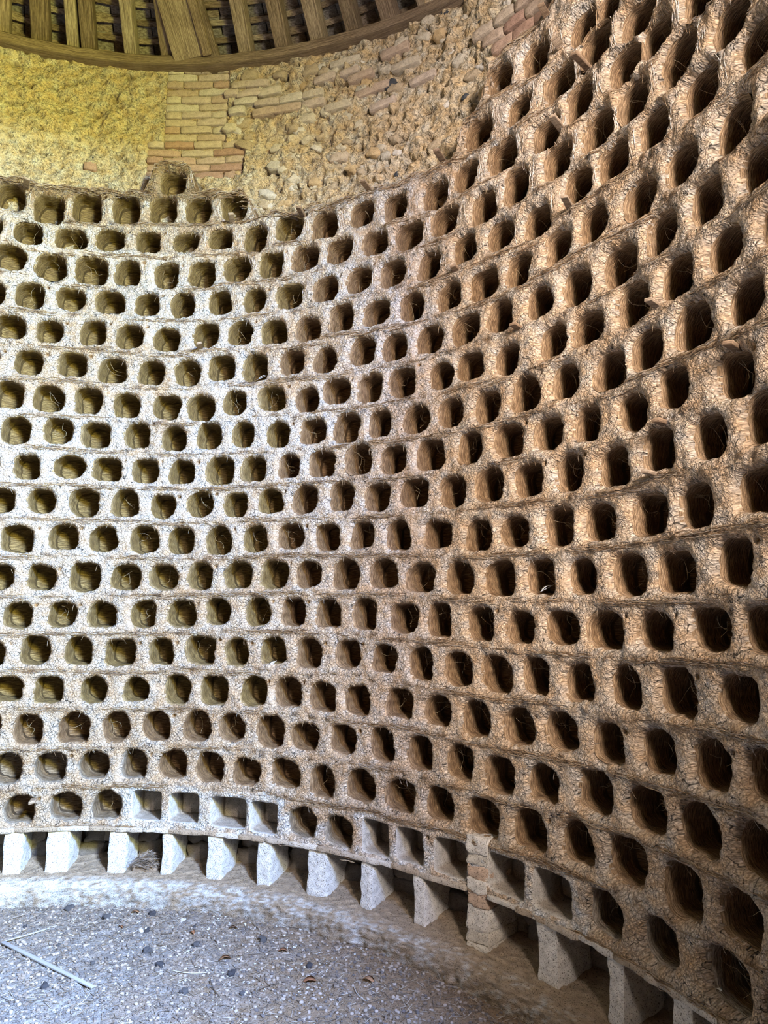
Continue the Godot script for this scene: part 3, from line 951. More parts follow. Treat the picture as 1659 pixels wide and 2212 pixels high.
func lump(size: Vector3, bevel: float, rough: float, seed_: int, n := 4) -> ArrayMesh:   # a block with rounded edges and an uneven skin, centred
	var v := PackedVector3Array()
	var nr := PackedVector3Array()
	var uv := PackedVector2Array()
	var idx := PackedInt32Array()
	var hs := size * 0.5
	var b := minf(bevel, minf(hs.x, minf(hs.y, hs.z)) * 0.98)
	var inner := hs - Vector3.ONE * b
	var nn := noise(seed_, 1.0, 2)
	var f := 1.0 / maxf(0.02, size.length() * 0.28)
	var ax := [[Vector3.RIGHT, Vector3.UP, Vector3.BACK], [Vector3.LEFT, Vector3.UP, Vector3.FORWARD], [Vector3.FORWARD, Vector3.UP, Vector3.RIGHT], [Vector3.BACK, Vector3.UP, Vector3.LEFT], [Vector3.RIGHT, Vector3.FORWARD, Vector3.UP], [Vector3.RIGHT, Vector3.BACK, Vector3.DOWN]]
	for face in ax:
		var base := v.size()
		for j in n:
			for i in n:
				var p := Vector3.ZERO
				var tx := -1.0 + 2.0 * i / (n - 1)
				var ty := -1.0 + 2.0 * j / (n - 1)
				p = (face[0] * tx + face[1] * ty + face[2]) * hs
				if n == 4:      # edge loops close to the edges
					var ex: float = [-1.0, -1.0 + b * 0.9 / absf((face[0] * hs).length()), 1.0 - b * 0.9 / absf((face[0] * hs).length()), 1.0][i]
					var ey: float = [-1.0, -1.0 + b * 0.9 / absf((face[1] * hs).length()), 1.0 - b * 0.9 / absf((face[1] * hs).length()), 1.0][j]
					p = (face[0] * ex + face[1] * ey + face[2]) * hs
				var q := p.clamp(-inner, inner)
				var dir := (p - q).normalized()
				p = q + dir * b
				p += dir * rough * nn.get_noise_3d(p.x * f, p.y * f, p.z * f) * 1.6
				v.append(p)
				nr.append(dir)
				uv.append(Vector2(p.dot(face[0]), p.dot(face[1])) / 0.5)
		for j in n - 1:
			for i in n - 1:
				var a := base + j * n + i
				idx.append_array([a, a + n, a + n + 1, a, a + n + 1, a + 1])
	var raw := smoothed(v, idx)
	for k in v.size():
		nr[k] = (nr[k] * 0.45 + raw[k]).normalized()
	var col := PackedColorArray()
	return mesh_of(v, uv, col, idx, nr)


# ------------------------------------------------------------------ roof
func beam_between(a: Vector3, b: Vector3, w: float, t: float, seed_: int, up: Vector3) -> Array:   # mesh and transform
	var l := a.distance_to(b)
	var m := lump(Vector3(l, w, t), 0.008, 0.005, seed_, 4)
	var x := (b - a) / l
	var z := (up - x * up.dot(x)).normalized()
	var y := z.cross(x)
	return [m, Transform3D(Basis(x, y, z), (a + b) * 0.5)]

func build_roof() -> void:
	var plate_y := 1.318 * R
	var rp := 1.052 * R
	var woods := []
	for c in [Color(0.42, 0.33, 0.245), Color(0.54, 0.445, 0.34), Color(0.33, 0.26, 0.19), Color(0.60, 0.52, 0.42)]:
		woods.append(tint(c.linear_to_srgb(), mats.wood))
	# curved wall plate: a strip swept round the wall
	var prof := [Vector2(0.0, 0.0), Vector2(-0.012, 0.01), Vector2(-0.014, 0.07), Vector2(0.0, 0.085), Vector2(0.20, 0.085), Vector2(0.20, 0.0)]
	var v := PackedVector3Array()
	var uv := PackedVector2Array()
	var idx := PackedInt32Array()
	var n := 160
	for i in n + 1:
		var deg := lerpf(2.0, 138.0, float(i) / n)
		var w: float = 0.010 * nz.mid.get_noise_1d(deg * 0.06) + 0.016 * nz.low.get_noise_1d(deg * 0.02)
		var sag := (0.004 - 0.026 * pow(clampf((deg - 58.0) / 22.0, 0.0, 1.2), 2.0) - 0.008 * pow(clampf((46.0 - deg) / 20.0, 0.0, 1.5), 2.0)) * R
		for k in prof.size():
			v.append(at(deg, plate_y + prof[k].y + w + sag, rp + prof[k].x + w * 0.5))
			uv.append(Vector2(deg_to_rad(deg) * R, k * 0.07) / 0.5)
	for i in n:
		for k in prof.size():
			var a := i * prof.size() + k
			var b := i * prof.size() + (k + 1) % prof.size()
			var c := prof.size()
			idx.append_array([a, b, b + c, a, b + c, a + c])
	var plate := obj("trim_1", mesh_of(v, uv, PackedColorArray(), idx), woods[0])
	tag(plate, "curved weathered timber wall plate under the rafter feet", "beam", "", "structure")
	# roof: cone of boards and tiles carried by rafters and battens
	var apex := Vector3(0, EYE + plate_y + 3.15, 0)
	var st := begin()
	var edge_r := R + BACK + 0.42
	var cone_y := plate_y - 0.02
	for i in 48:
		var a := 7.5 * i
		var b := 7.5 * (i + 1)
		var lift := 0.45
		var pa := at(a, cone_y + lift - 0.42, edge_r)
		var pb := at(b, cone_y + lift - 0.42, edge_r)
		var top := apex + Vector3(0, lift, 0)
		for p in [[pa, pb, top]]:
			var nn: Vector3 = (p[1] - p[0]).cross(p[2] - p[0]).normalized()
			for q in [p[0], p[2], p[1]]:
				st.set_normal(-nn if nn.y > 0 else nn)
				st.add_vertex(q)
		for p in [[pa + Vector3(0, 0.06, 0), pb + Vector3(0, 0.06, 0), top + Vector3(0, 0.06, 0)]]:
			var nn: Vector3 = (p[1] - p[0]).cross(p[2] - p[0]).normalized()
			for q in [p[0], p[1], p[2]]:
				st.set_normal(nn if nn.y > 0 else -nn)
				st.add_vertex(q)
	var under := StandardMaterial3D.new()
	under.albedo_color = Color(0.22, 0.19, 0.16)
	under.roughness = 0.95
	var roof := obj("ceiling", st.commit(), under)
	tag(roof, "underside of a conical roof with rafters battens and tiles", "ceiling", "", "structure")
	# rafters: foot angle, width, tone, sideways lean of the upper end
	var feet := [[6.0, 0.11, 1, 0.0], [11.0, 0.10, 0, 0.0], [16.0, 0.11, 2, 0.0], [20.8, 0.11, 0, 0.0], [25.0, 0.12, 1, 0.0], [29.7, 0.115, 2, 0.0], [33.6, 0.075, 3, 0.0], [35.6, 0.10, 2, 0.0], [41.0, 0.085, 3, 0.0], [46.0, 0.10, 0, 0.0], [56.6, 0.10, 1, 0.0], [61.8, 0.10, 0, 0.0], [66.8, 0.10, 1, 0.0], [71.8, 0.09, 2, 0.0], [76.8, 0.10, 0, 0.0], [81.8, 0.10, 1, 0.0], [86.8, 0.10, 2, 0.0], [91.8, 0.11, 0, 0.0], [96.8, 0.10, 1, 0.0], [101.8, 0.10, 0, 0.0], [106.8, 0.10, 2, 0.0]]
	var count := 0
	for q in feet:
		var foot := at(q[0], plate_y + 0.10, rp + 0.10)
		var head := foot.lerp(apex, 0.9)
		var bt := beam_between(foot + (foot - apex).normalized() * 0.1, head, q[1], 0.11, 300 + count, Vector3(-foot.x, -2.0, -foot.z))
		var o := obj("rafter", bt[0], woods[q[2]], roof)
		o.transform = bt[1]
		count += 1
	# the wide split board and the leaning strut beside it
	for q in [[49.6, 46.9, 0.27, 1, 0.03], [52.6, 49.4, 0.07, 2, 0.02], [51.7, 49.0, 0.06, 0, 0.05]]:
		var foot := at(q[0], plate_y + 0.075, rp + 0.03)
		var head := at(q[1], plate_y + 0.60, rp - 0.40)
		var bt := beam_between(foot, head + (head - foot) * 0.7, q[2], 0.05, 340 + count, Vector3(-foot.x, -1.5, -foot.z))
		var o := obj("board", bt[0], woods[q[3]], roof)
		o.transform = bt[1]
		o.position += Vector3(-foot.x, 0, -foot.z).normalized() * q[4]
		count += 1
	# battens and tiles, bay by bay
	var batten_m := lump(Vector3(1.0, 0.034, 0.02), 0.004, 0.002, 350, 4)
	var tile_m := lump(Vector3(1.0, 0.17, 0.014), 0.004, 0.003, 351, 4)
	var slates := []
	for c in [Color(0.42, 0.40, 0.38), Color(0.50, 0.46, 0.42), Color(0.34, 0.33, 0.32), Color(0.48, 0.40, 0.33)]:
		slates.append(tint(c.linear_to_srgb(), mats.wood))
	for k in feet.size() - 1:
		var d0: float = feet[k][0]
		var d1: float = feet[k + 1][0]
		for row in 11:
			var f := (0.02 + 0.105 * row) / 4.35
			var up0 := at(d0, plate_y + 0.17, rp + 0.16).lerp(apex, f)
			var up1 := at(d1, plate_y + 0.17, rp + 0.16).lerp(apex, f)
			var skew := rng.randf_range(-0.012, 0.012)
			up0.y += skew
			up1.y -= skew
			var l := up0.distance_to(up1)
			var x := (up1 - up0) / l
			var mid := (up0 + up1) * 0.5
			var z := Vector3(-mid.x, 0, -mid.z).normalized() * 1.0 + Vector3(0, -1.02, 0)
			z = (z - x * z.dot(x)).normalized()
			var y := z.cross(x)
			var o := obj("batten", batten_m, woods[(row + k) % 4], roof)
			o.transform = Transform3D(Basis(x * l, y, z), mid)
			var parts := maxi(1, int(round(l / 0.16)))
			for t in parts:
				var tc := up0.lerp(up1, (t + 0.5) / parts) - z * (0.03 + 0.012 * rng.randf())
				var tl := obj("roof_tile", tile_m, slates[rng.randi() % 4], roof)
				var tip := rng.randf_range(-0.09, 0.09)
				tl.transform = Transform3D(Basis(x * (l / parts * 0.95), y.rotated(x, 0.12 + tip), z.rotated(x, 0.12 + tip)), tc + y * 0.05)


# ------------------------------------------------------------------ foot of the wall
func build_lower_wall() -> void:
	var base := hold("wall_lower", "whitewashed piers shelves and ledge along the foot of the nest wall", "wall", "structure")
	# ledge: rounded kerb swept round, its face patched with whitewash
	var nx := 390
	var prof := [Vector2(0.968, -0.64), Vector2(0.966, -0.60), Vector2(0.963, -0.585), Vector2(0.962, -0.573), Vector2(0.963, -0.563), Vector2(0.967, -0.556), Vector2(0.974, -0.551), Vector2(0.984, -0.548), Vector2(0.995, -0.546), Vector2(1.01, -0.545), Vector2(1.03, -0.544), Vector2(1.05, -0.541), Vector2(1.07, -0.538), Vector2(1.095, -0.535)]
	var ny := 0
	var fine := PackedVector2Array()
	for k in prof.size() - 1:
		for q in 3: fine.append(prof[k].lerp(prof[k + 1], q / 3.0))
	fine.append(prof[prof.size() - 1])
	ny = fine.size()
	var v := PackedVector3Array()
	var uv := PackedVector2Array()
	var col := PackedColorArray()
	var white := Color(0.56, 0.545, 0.515)
	var dirt := Color(0.30, 0.225, 0.155)
	var tan := Color(0.50, 0.40, 0.29)
	for j in ny:
		for i in nx:
			var deg := lerpf(11.0, 134.0, float(i) / (nx - 1))
			var s := deg_to_rad(deg) * R
			var p := fine[j]
			var along := j * 0.02
			var n1: float = nz.mid.get_noise_2d(s, along * 2.0 + 50.0)
			var n2: float = nz.low.get_noise_2d(s * 2.0, 80.0)
			var out: float = 0.014 * n1 + 0.020 * n2 - 0.008 * nz.cob.get_noise_2d(s, along + 20.0)
			var face := clampf((22.0 - j) / 5.0, 0.0, 1.0)
			v.append(at(deg, p.y * R + (0.010 * n1 + 0.006 * n2) * (1.0 if j > 6 else 0.0), p.x * R - out * face))
			uv.append(Vector2(s, along * 1.3) / 0.6)
			var c := dirt.lerp(tan, clampf(0.4 + n1, 0.0, 1.0) * 0.5)
			var limed := clampf(0.55 + 1.1 * nz.patch.get_noise_2d(s * 1.3 + 11.0, along * 1.2) + 1.3 * nz.mid.get_noise_2d(s * 1.6, along * 2.2) - 0.016 * (deg - 54.0), 0.0, 1.0) * face
			c = c.lerp(white, limed)
			col.append(c)
	obj("ledge", mesh_of(v, uv, col, grid_index(nx, ny)), mats.plaster, base)
	# piers
	var whites := []
	for c in [Color(0.70, 0.69, 0.67), Color(0.70, 0.68, 0.64), Color(0.70, 0.65, 0.58)]:
		whites.append(tint(c.linear_to_srgb(), mats.plaster))
		whites[-1].vertex_color_use_as_albedo = false
	var piers := [[13.6, 15.4], [17.8, 19.8], [22.2, 24.0], [26.5, 28.5], [30.4, 32.3], [34.6, 36.6], [39.2, 41.8], [46.3, 48.4], [52.7, 54.0], [58.3, 60.2], [64.6, 66.3], [71.0, 73.4], [77.7, 79.2], [84.3, 85.7], [98.7, 100.9], [106.0, 107.6], [112.1, 113.9], [118.4, 120.2], [124.8, 126.6], [130.6, 132.4]]
	var bottom := -0.575 * R
	var top := -0.458 * R
	for k in piers.size():
		var d0: float = piers[k][0]
		var d1: float = piers[k][1]
		var w := deg_to_rad(d1 - d0) * R
		var m := lump(Vector3(w, top - bottom, 0.235), 0.009, 0.007, 400 + k, 8)
		var o := obj("pier", m, whites[0 if d0 < 60.0 else (1 if d0 < 84.0 else 2)], base)
		place_on_wall(o, (d0 + d1) * 0.5, (top + bottom) * 0.5, R + 0.1125, rng.randf_range(-1.5, 1.5))
	# the broad pier of worn brick that stands through both tiers
	var bw := deg_to_rad(2.5) * R
	var yy := bottom
	var bricks := [0.10, 0.055, 0.10, 0.065, 0.055, 0.06, 0.055, 0.075]
	var worn := [tint(Color(0.62, 0.55, 0.45).linear_to_srgb(), mats.plaster), tint(Color(0.56, 0.40, 0.29).linear_to_srgb(), mats.plaster), tint(Color(0.70, 0.64, 0.56).linear_to_srgb(), mats.plaster)]
	var broad := Node3D.new()
	broad.name = "broad_pier"
	base.add_child(broad)
	for m in worn: m.vertex_color_use_as_albedo = false
	for k in bricks.size():
		var o := obj("brick", lump(Vector3(bw * rng.randf_range(0.94, 1.05), bricks[k] + 0.004, 0.24), 0.010, 0.008, 440 + k, 7), worn[[0, 0, 2, 1, 2, 1, 0, 2][k]], broad)
		place_on_wall(o, 91.9 + rng.randf_range(-0.06, 0.06), yy + bricks[k] * 0.5, R + 0.113 + rng.randf_range(-0.006, 0.006), rng.randf_range(-1.0, 1.0))
		yy += bricks[k]
	# shelf: flat tiles that span from pier to pier
	var shelf_m := [tint(Color(0.50, 0.42, 0.33).linear_to_srgb(), mats.plaster), tint(Color(0.62, 0.56, 0.48).linear_to_srgb(), mats.plaster), tint(Color(0.40, 0.31, 0.22).linear_to_srgb(), mats.plaster)]
	for m in shelf_m: m.vertex_color_use_as_albedo = false
	var joints := [11.0, 14.5, 18.8, 23.1, 27.5, 29.4, 31.5, 35.6, 40.5, 47.3, 53.4, 59.2, 65.4, 72.2, 78.4, 85.0, 90.6, 93.2, 99.8, 106.8, 113.0, 119.3, 125.7, 131.5]
	for k in joints.size() - 1:
		if absf(joints[k] - 90.6) < 0.1: continue
		var pieces := maxi(1, int((joints[k + 1] - joints[k]) / 3.0))
		for q in pieces:
			var d0: float = lerpf(joints[k], joints[k + 1], float(q) / pieces)
			var d1: float = lerpf(joints[k], joints[k + 1], float(q + 1) / pieces)
			var o := obj("shelf_tile", lump(Vector3(deg_to_rad(d1 - d0) * (R + 0.1), 0.026, 0.23), 0.006, 0.005, 460 + k * 3 + q, 6), shelf_m[(k * 2 + q) % 3], base)
			var mid := (d0 + d1) * 0.5
			place_on_wall(o, mid, -0.4605 * R + 0.006 * nz.mid.get_noise_1d(mid), R + 0.108 - 0.012, rng.randf_range(-0.8, 0.8))
	# dark stones in the back of the open boxes
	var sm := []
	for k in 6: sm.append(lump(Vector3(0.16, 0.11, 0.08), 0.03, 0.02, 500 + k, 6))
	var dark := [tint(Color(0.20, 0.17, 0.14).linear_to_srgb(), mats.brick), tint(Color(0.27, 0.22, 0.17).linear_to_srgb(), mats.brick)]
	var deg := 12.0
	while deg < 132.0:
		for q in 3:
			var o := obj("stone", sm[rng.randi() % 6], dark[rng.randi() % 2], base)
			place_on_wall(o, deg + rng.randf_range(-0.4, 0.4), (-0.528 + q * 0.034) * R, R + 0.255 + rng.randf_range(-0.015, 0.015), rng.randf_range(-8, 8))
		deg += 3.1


# ------------------------------------------------------------------ floor
func floor_y(x: float, z: float) -> float:
	return 0.010 * nz.low.get_noise_2d(x * 1.5, z * 1.5) + 0.006 * nz.mid.get_noise_2d(x, z) + 0.0025 * nz.fine.get_noise_2d(x * 0.7, z * 0.7)

func build_floor() -> void:
	var nx := 410
	var ny := 230
	var v := PackedVector3Array()
	var uv := PackedVector2Array()
	var col := PackedColorArray()
	var dust := Color(0.25, 0.225, 0.205)
	var soil := Color(0.24, 0.165, 0.105)
	var pale := Color(0.55, 0.53, 0.51)
	for j in ny:
		var r := lerpf(0.12, 1.08, pow(float(j) / (ny - 1), 0.9)) * R
		for i in nx:
			var deg := lerpf(2.0, 140.0, float(i) / (nx - 1))
			var a := deg_to_rad(deg)
			var x := r * sin(a)
			var z := -r * cos(a)
			v.append(Vector3(x, floor_y(x, z), z))
			uv.append(Vector2(x, z) / 0.55)
			var edge := clampf((r / R - 0.72) / 0.25 + 1.0 * nz.patch.get_noise_2d(x * 0.8, z * 0.8), 0.0, 1.0)
			var c := dust.lerp(soil, clampf((deg - 55.0) / 25.0 + 0.6 * nz.patch.get_noise_2d(x, z), 0.0, 1.0))  # browner soil to the right, with the daylight's fade put into the colour
			c = c.lerp(soil, edge * 0.35)
			c = c.lerp(pale, 0.7 * clampf(0.5 * nz.mid.get_noise_2d(x * 2.0, z * 2.0) + 0.35 * nz.fine.get_noise_2d(x, z), 0.0, 0.6) * clampf((92.0 - deg) / 20.0, 0.15, 1.0))
			col.append(c)
	var idx := grid_index(nx, ny)
	var floor_o := obj("floor", mesh_of(v, uv, col, idx), mats.dust)
	tag(floor_o, "dusty earth floor strewn with droppings twigs and leaf bits", "floor", "", "structure")
	var st := begin()
	for i in 48:
		for p in [Vector3(0, -0.03, 0), at(7.5 * i, -EYE - 0.03, R + 0.4), at(7.5 * (i + 1), -EYE - 0.03, R + 0.4)]:
			st.set_normal(Vector3.UP)
			st.add_vertex(p)
	var rest := StandardMaterial3D.new()
	rest.albedo_color = Color(0.50, 0.45, 0.40)
	rest.roughness = 0.95
	obj("subfloor", st.commit(), rest, floor_o)
	# scattered bits nobody could count
	scatter(floor_o, "droppings", 800, lump(Vector3(0.010, 0.004, 0.007), 0.002, 0.001, 601, 3), [Color(0.50, 0.49, 0.48), Color(0.62, 0.61, 0.60), Color(0.40, 0.38, 0.36)], 80.0)
	scatter(floor_o, "crumbs", 6500, lump(Vector3(0.014, 0.008, 0.011), 0.003, 0.003, 602, 3), [Color(0.13, 0.11, 0.10), Color(0.24, 0.19, 0.15), Color(0.36, 0.30, 0.25), Color(0.18, 0.14, 0.11)], 115.0)
	scatter(floor_o, "chaff", 7000, lump(Vector3(0.045, 0.0022, 0.0022), 0.001, 0.0, 603, 3), [Color(0.16, 0.12, 0.085), Color(0.26, 0.205, 0.15), Color(0.10, 0.08, 0.065), Color(0.38, 0.33, 0.27)], 118.0)

func scatter(parent: Node, called: String, many: int, mesh: Mesh, tones: Array, deg1: float) -> void:
	var mm := MultiMesh.new()
	mm.transform_format = MultiMesh.TRANSFORM_3D
	mm.use_colors = true
	mm.mesh = mesh
	mm.instance_count = many
	for k in many:
		var a := deg_to_rad(rng.randf_range(28.0, deg1))
		var r := sqrt(rng.randf_range(0.16, 0.93)) * R
		var x := r * sin(a)
		var z := -r * cos(a)
		var s := rng.randf_range(0.4, 1.3)
		var b := Basis.from_euler(Vector3(rng.randf_range(-0.2, 0.2), rng.randf_range(0, TAU), rng.randf_range(-0.12, 0.12))).scaled_local(Vector3(s, s, s))
		mm.set_instance_transform(k, Transform3D(b, Vector3(x, floor_y(x, z) + 0.002, z)))
		mm.set_instance_color(k, tones[rng.randi() % tones.size()])
	var o := MultiMeshInstance3D.new()
	o.name = called
	o.multimesh = mm
	o.material_override = mats.plain
	parent.add_child(o, true)
	tag(o, "", "", "", "stuff")


# ------------------------------------------------------------------ pegs in the wall
func build_pegs() -> void:
	var wall := get_node("wall_front")
	var wood := [tint(Color(0.42, 0.30, 0.21).linear_to_srgb(), mats.wood), tint(Color(0.55, 0.44, 0.34).linear_to_srgb(), mats.wood)]
	for m in wood: m.vertex_color_use_as_albedo = false
	var spots := [[101.5, 1.032, 0.09], [103.1, 0.951, 0.08], [106.0, 0.883, 0.10], [103.1, 0.801, 0.11], [87.3, 0.882, 0.10], [57.5, 0.871, 0.10], [67.4, 0.864, 0.09], [54.0, 0.571, 0.09], [77.0, 0.880, 0.11], [30.5, 0.931, 0.11], [89.2, 0.638, 0.06],
		[104.0, 0.652, 0.10], [97.5, 0.480, 0.08], [113.0, 0.422, 0.07], [113.2, 0.253, 0.06], [112.0, 0.187, 0.06], [120.0, 0.318, 0.05], [37.5, -0.403, 0.07]]
	for k in spots.size():
		var q: Array = spots[k]
		var o := obj("perch_peg", lump(Vector3(0.034, 0.016, q[2] + 0.06), 0.003, 0.003, 700 + k, 4), wood[k % 2], wall)
		place_on_wall(o, q[0], q[1] * R, R + 0.03 - q[2] * 0.5, rng.randf_range(-20, 20))
		o.rotation.y += rng.randf_range(0.1, 0.5)


# ------------------------------------------------------------------ loose things
func on_floor(deg: float, r: float) -> Vector3:
	var a := deg_to_rad(deg)
	var x := r * R * sin(a)
	var z := -r * R * cos(a)
	return Vector3(x, floor_y(x, z), z)

func vane(length: float, width: float, bend: float) -> ArrayMesh:      # a thin curved leaf or feather blade with thickness, along x
	var v := PackedVector3Array()
	var idx := PackedInt32Array()
	var n := 10
	for k in n + 1:
		var f := float(k) / n
		var w := width * sqrt(maxf(0.0, sin(PI * pow(f, 0.8)))) * 0.5 + 0.0006
		var x := (f - 0.5) * length
		var y := bend * sin(PI * f)
		for e in [[-w, 0.25 * w], [0.0, 0.0008], [w, 0.25 * w], [0.0, -0.0012]]:
			v.append(Vector3(x, y + e[1], e[0]))
	for k in n:
		for e in 4:
			var a := k * 4 + e
			var b := k * 4 + (e + 1) % 4
			idx.append_array([a, b, b + 4, a, b + 4, a + 4])
	return mesh_of(v, PackedVector2Array(), PackedColorArray(), idx)

func stick(length: float, r: float, bow: float, seed_: int) -> ArrayMesh:
	var v := PackedVector3Array()
	var col := PackedColorArray()
	var idx := PackedInt32Array()
	var g := RandomNumberGenerator.new()
	g.seed = seed_
	var pts := PackedVector3Array()
	for k in 6:
		var f := k / 5.0
		pts.append(Vector3((f - 0.5) * length, 0, bow * sin(PI * f) + g.randf_range(-0.1, 0.1) * bow))
	strand(v, col, idx, pts, r, Color.WHITE)
	return mesh_of(v, PackedVector2Array(), PackedColorArray(), idx)

func solid(c: Color, rough := 0.9) -> StandardMaterial3D:
	var m := StandardMaterial3D.new()
	m.albedo_color = c.linear_to_srgb()
	m.roughness = rough
	m.metallic_specular = 0.25
	return m

func loose(called: String, mesh: Mesh, mat: Material, p: Vector3, turn: Vector3, label: String, category: String, group := "") -> MeshInstance3D:
	var o := obj(called, mesh, mat)
	o.position = p
	o.rotation = turn
	tag(o, label, category, group)
	return o

var spots_named := {}

func spot(deg: float, r: float, kind: String) -> String:      # where on the floor, by the piers counted from the left edge of the view; "" if such a spot is taken
	var centres := [35.6, 40.5, 47.3, 53.4, 59.2, 65.4, 72.2, 78.4, 85.0]
	var order := ["first", "second", "third", "fourth", "fifth", "sixth", "seventh", "eighth", "ninth"]
	var best := 0
	for k in centres.size():
		if absf(centres[k] - deg) < absf(centres[best] - deg): best = k
	var out := "close to the ledge" if r > 0.885 else ("midway out" if r > 0.77 else "far out")
	var text := "%s, below the %s white pier from the left" % [out, order[best]]
	if spots_named.has(kind + text): return ""
	spots_named[kind + text] = true
	return text

func build_loose() -> void:
	# nest of twigs in the open box beside the limed pier
	var nest := hold("twig_nest", "ragged old nest of brown twigs inside a bottom box between whitewashed piers", "nest")
	nest.position = at(50.6, -0.5365 * R, R + 0.07)
	nest.rotation.y = -deg_to_rad(50.6)
	var v := PackedVector3Array()
	var col := PackedColorArray()
	var idx := PackedInt32Array()
	var tones := [Color(0.30, 0.23, 0.17), Color(0.20, 0.15, 0.11), Color(0.40, 0.33, 0.27), Color(0.14, 0.11, 0.09)]
	for k in 330:
		var a := rng.randf() * TAU
		var rr := sqrt(rng.randf()) * 0.080
		var c := Vector3(cos(a) * rr * 1.1, maxf(0.004, 0.062 * (1.0 - pow(rr / 0.085, 2.0))) * rng.randf_range(0.25, 1.0), sin(a) * rr)
		var d := Vector3(-sin(a) + rng.randfn(0, 0.5), rng.randfn(0, 0.22), cos(a) + rng.randfn(0, 0.5)).normalized() * rng.randf_range(0.02, 0.05)
		strand(v, col, idx, PackedVector3Array([c - d, c + Vector3(0, 0.004, 0), c + d]), rng.randf_range(0.0010, 0.0022), tones[rng.randi() % 4])
	obj("twigs", mesh_of(v, PackedVector2Array(), col, idx), mats.straw, nest).set_meta("kind", "stuff")
	obj("mound", lump(Vector3(0.14, 0.05, 0.12), 0.024, 0.012, 800, 7), solid(Color(0.24, 0.18, 0.13)), nest).position.y = -0.012
	# feathers left in the holes
	var fm := solid(Color(0.82, 0.82, 0.83), 0.7)
	var blade := vane(0.055, 0.020, 0.008)
	var quill := stick(0.075, 0.0008, 0.003, 5)
	for q in [[62.2, 0.497, 0.045, 0.6, "white feather stuck in a hole high on the far wall, left of centre"], [115.2, -0.444, 0.05, -0.4, "white feather in the big dark hole near the bottom right corner"],
			[93.4, -0.160, 0.04, 0.3, "greyish white feather lying in a hole right of centre, below the middle tier"], [99.4, 0.031, 0.05, 1.0, "small white feather in the corner of a hole on the eye-level tier"],
			[65.2, -0.124, 0.03, 1.3, "white feather in a hole above the whitewashed piers, left of centre"]]:
		var f := hold("feather", q[4], "feather")
		f.position = at(q[0], q[1] * R + 0.012, R + q[2])
		f.rotation = Vector3(0.2, -deg_to_rad(q[0]) + q[3], 0.5)
		obj("vane", blade, fm, f)
		obj("quill", quill, fm, f)
	# pale sticks on the floor
	var lath_a := on_floor(38.9, 0.813)
	var lath_b := on_floor(55.8, 0.672)
	var d := lath_b - lath_a
	var lath := loose("lath", lump(Vector3(d.length(), 0.010, 0.022), 0.003, 0.002, 810, 5), solid(Color(0.30, 0.29, 0.28)), (lath_a + lath_b) * 0.5 + Vector3(0, 0.012, 0), Vector3(0, -atan2(d.z, d.x), 0), "long pale straight lath lying across the dusty floor, in the lower left", "lath")
	lath.rotation.z = asin(clampf(d.y / d.length(), -1, 1))
	var e0 := on_floor(38.9, 0.815)
	var e1 := on_floor(43.2, 0.862)
	d = e1 - e0
	loose("stick", stick(d.length(), 0.005, 0.004, 9), solid(Color(0.32, 0.31, 0.30)), (e0 + e1) * 0.5 + Vector3(0, 0.010, 0), Vector3(0, -atan2(d.z, d.x), 0), "short pale stick meeting the end of the long lath on the floor", "stick")
	# dark clods
	var clods := []
	for k in 5: clods.append(lump(Vector3(0.030, 0.020, 0.026), 0.009, 0.008, 820 + k, 5))
	var cm := [solid(Color(0.045, 0.042, 0.045)), solid(Color(0.07, 0.065, 0.065))]
	for q in [[39.9, 0.878], [43.5, 0.945], [53.6, 0.936], [41.5, 0.855], [52.5, 0.742], [61.0, 0.760], [55.0, 0.868], [49.1, 0.672], [51.8, 0.640], [67.5, 0.700], [61.5, 0.640], [58.0, 0.690], [62.6, 0.836], [65.5, 0.830], [64.0, 0.828], [77.0, 0.860], [79.5, 0.800], [36.8, 0.800], [46.0, 0.800], [57.5, 0.800],
			[70.0, 0.780], [74.0, 0.740], [50.0, 0.800], [60.0, 0.900], [69.0, 0.900], [44.5, 0.730], [66.0, 0.645], [72.0, 0.690], [56.5, 0.945], [48.5, 0.915]]:
		var where := spot(q[0], q[1], "clod")
		if where == "": continue
		var o := loose("clod", clods[rng.randi() % 5], cm[rng.randi() % 2], on_floor(q[0], q[1]) + Vector3(0, 0.005, 0), Vector3(0, rng.randf() * TAU, 0), "dark clod " + where, "clod", "dark clods on the floor")
		o.scale = Vector3.ONE * rng.randf_range(0.55, 1.35)
	# dead leaves
	var lm := [solid(Color(0.22, 0.10, 0.05)), solid(Color(0.28, 0.15, 0.08)), solid(Color(0.17, 0.10, 0.07))]
	var leaf := vane(0.055, 0.030, 0.010)
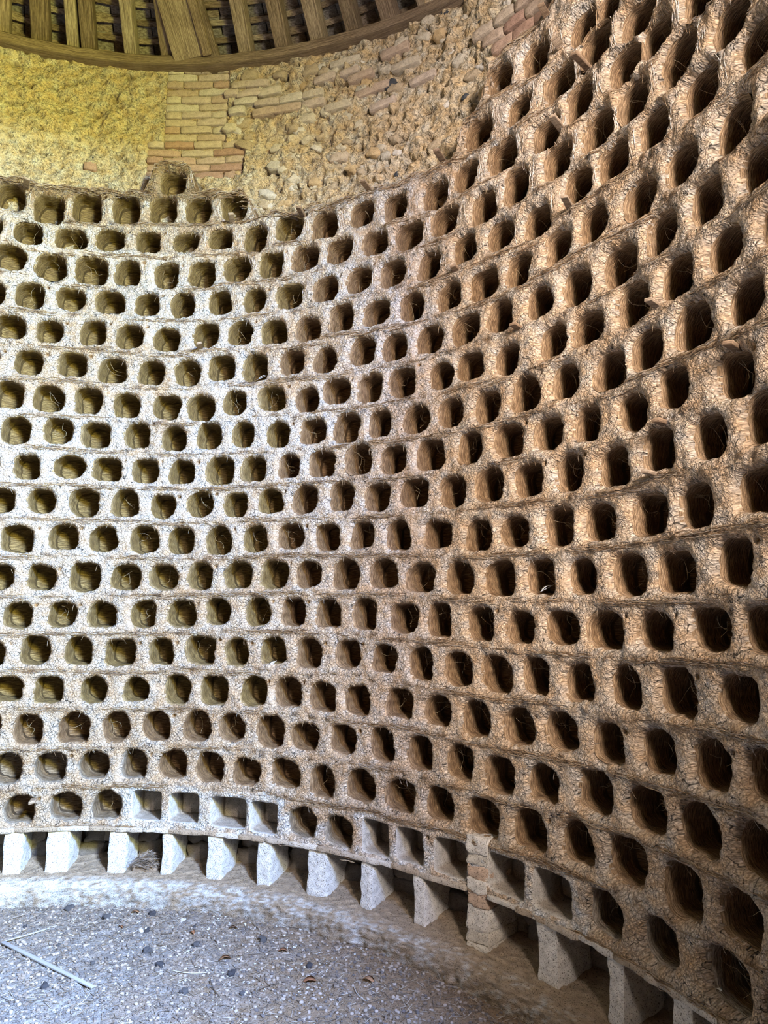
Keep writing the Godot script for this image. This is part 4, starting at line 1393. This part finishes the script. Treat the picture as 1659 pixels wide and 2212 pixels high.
	for q in [[51.5, 0.935], [51.3, 0.880], [64.5, 0.915], [67.5, 0.815], [79.0, 0.822], [68.5, 0.850], [81.5, 0.810], [60.5, 0.880], [72.5, 0.880], [84.0, 0.880]]:
		var where := spot(q[0], q[1], "leaf")
		if where == "": continue
		var o := loose("dead_leaf", leaf, lm[rng.randi() % 3], on_floor(q[0], q[1]) + Vector3(0, 0.006, 0), Vector3(rng.randf_range(-0.3, 0.3), rng.randf() * TAU, 0), "brown dead leaf " + where, "leaf", "dead leaves on the floor")
		o.scale = Vector3.ONE * rng.randf_range(0.6, 1.1)
	# twigs
	var tm := [solid(Color(0.10, 0.075, 0.055)), solid(Color(0.30, 0.25, 0.20)), solid(Color(0.45, 0.42, 0.38))]
	var sticks := []
	for k in 4: sticks.append(stick(0.16, 0.0022, 0.012, 840 + k))
	for q in [[38.5, 0.93], [45.0, 0.900], [50.5, 0.905], [55.5, 0.905], [58.0, 0.875], [47.5, 0.860], [61.0, 0.930], [64.0, 0.860], [67.0, 0.930], [70.0, 0.850], [73.0, 0.810], [44.0, 0.800], [54.5, 0.815], [59.5, 0.760], [65.0, 0.760], [62.5, 0.700], [70.5, 0.730], [76.0, 0.780], [48.0, 0.740], [56.0, 0.640], [80.0, 0.860], [85.0, 0.840]]:
		var where := spot(q[0], q[1], "twig")
		if where == "": continue
		var o := loose("twig", sticks[rng.randi() % 4], tm[rng.randi() % 3], on_floor(q[0], q[1]) + Vector3(0, 0.006, 0), Vector3(0, rng.randf() * TAU, rng.randf_range(-0.04, 0.04)), "crooked twig " + where, "twig", "twigs on the floor")
		o.scale = Vector3.ONE * rng.randf_range(0.5, 1.2)
	# pale chips
	var chip := lump(Vector3(0.030, 0.014, 0.022), 0.006, 0.005, 860, 5)
	for q in [[58.0, 0.915, "pale pebble on the floor just in front of the whitewashed ledge"], [54.2, 0.868, "pale flat chip on the floor beside a dark clod, lower left"]]:
		loose("pebble", chip, solid(Color(0.42, 0.38, 0.35)), on_floor(q[0], q[1]) + Vector3(0, 0.006, 0), Vector3(0, rng.randf() * TAU, 0), q[2], "pebble")
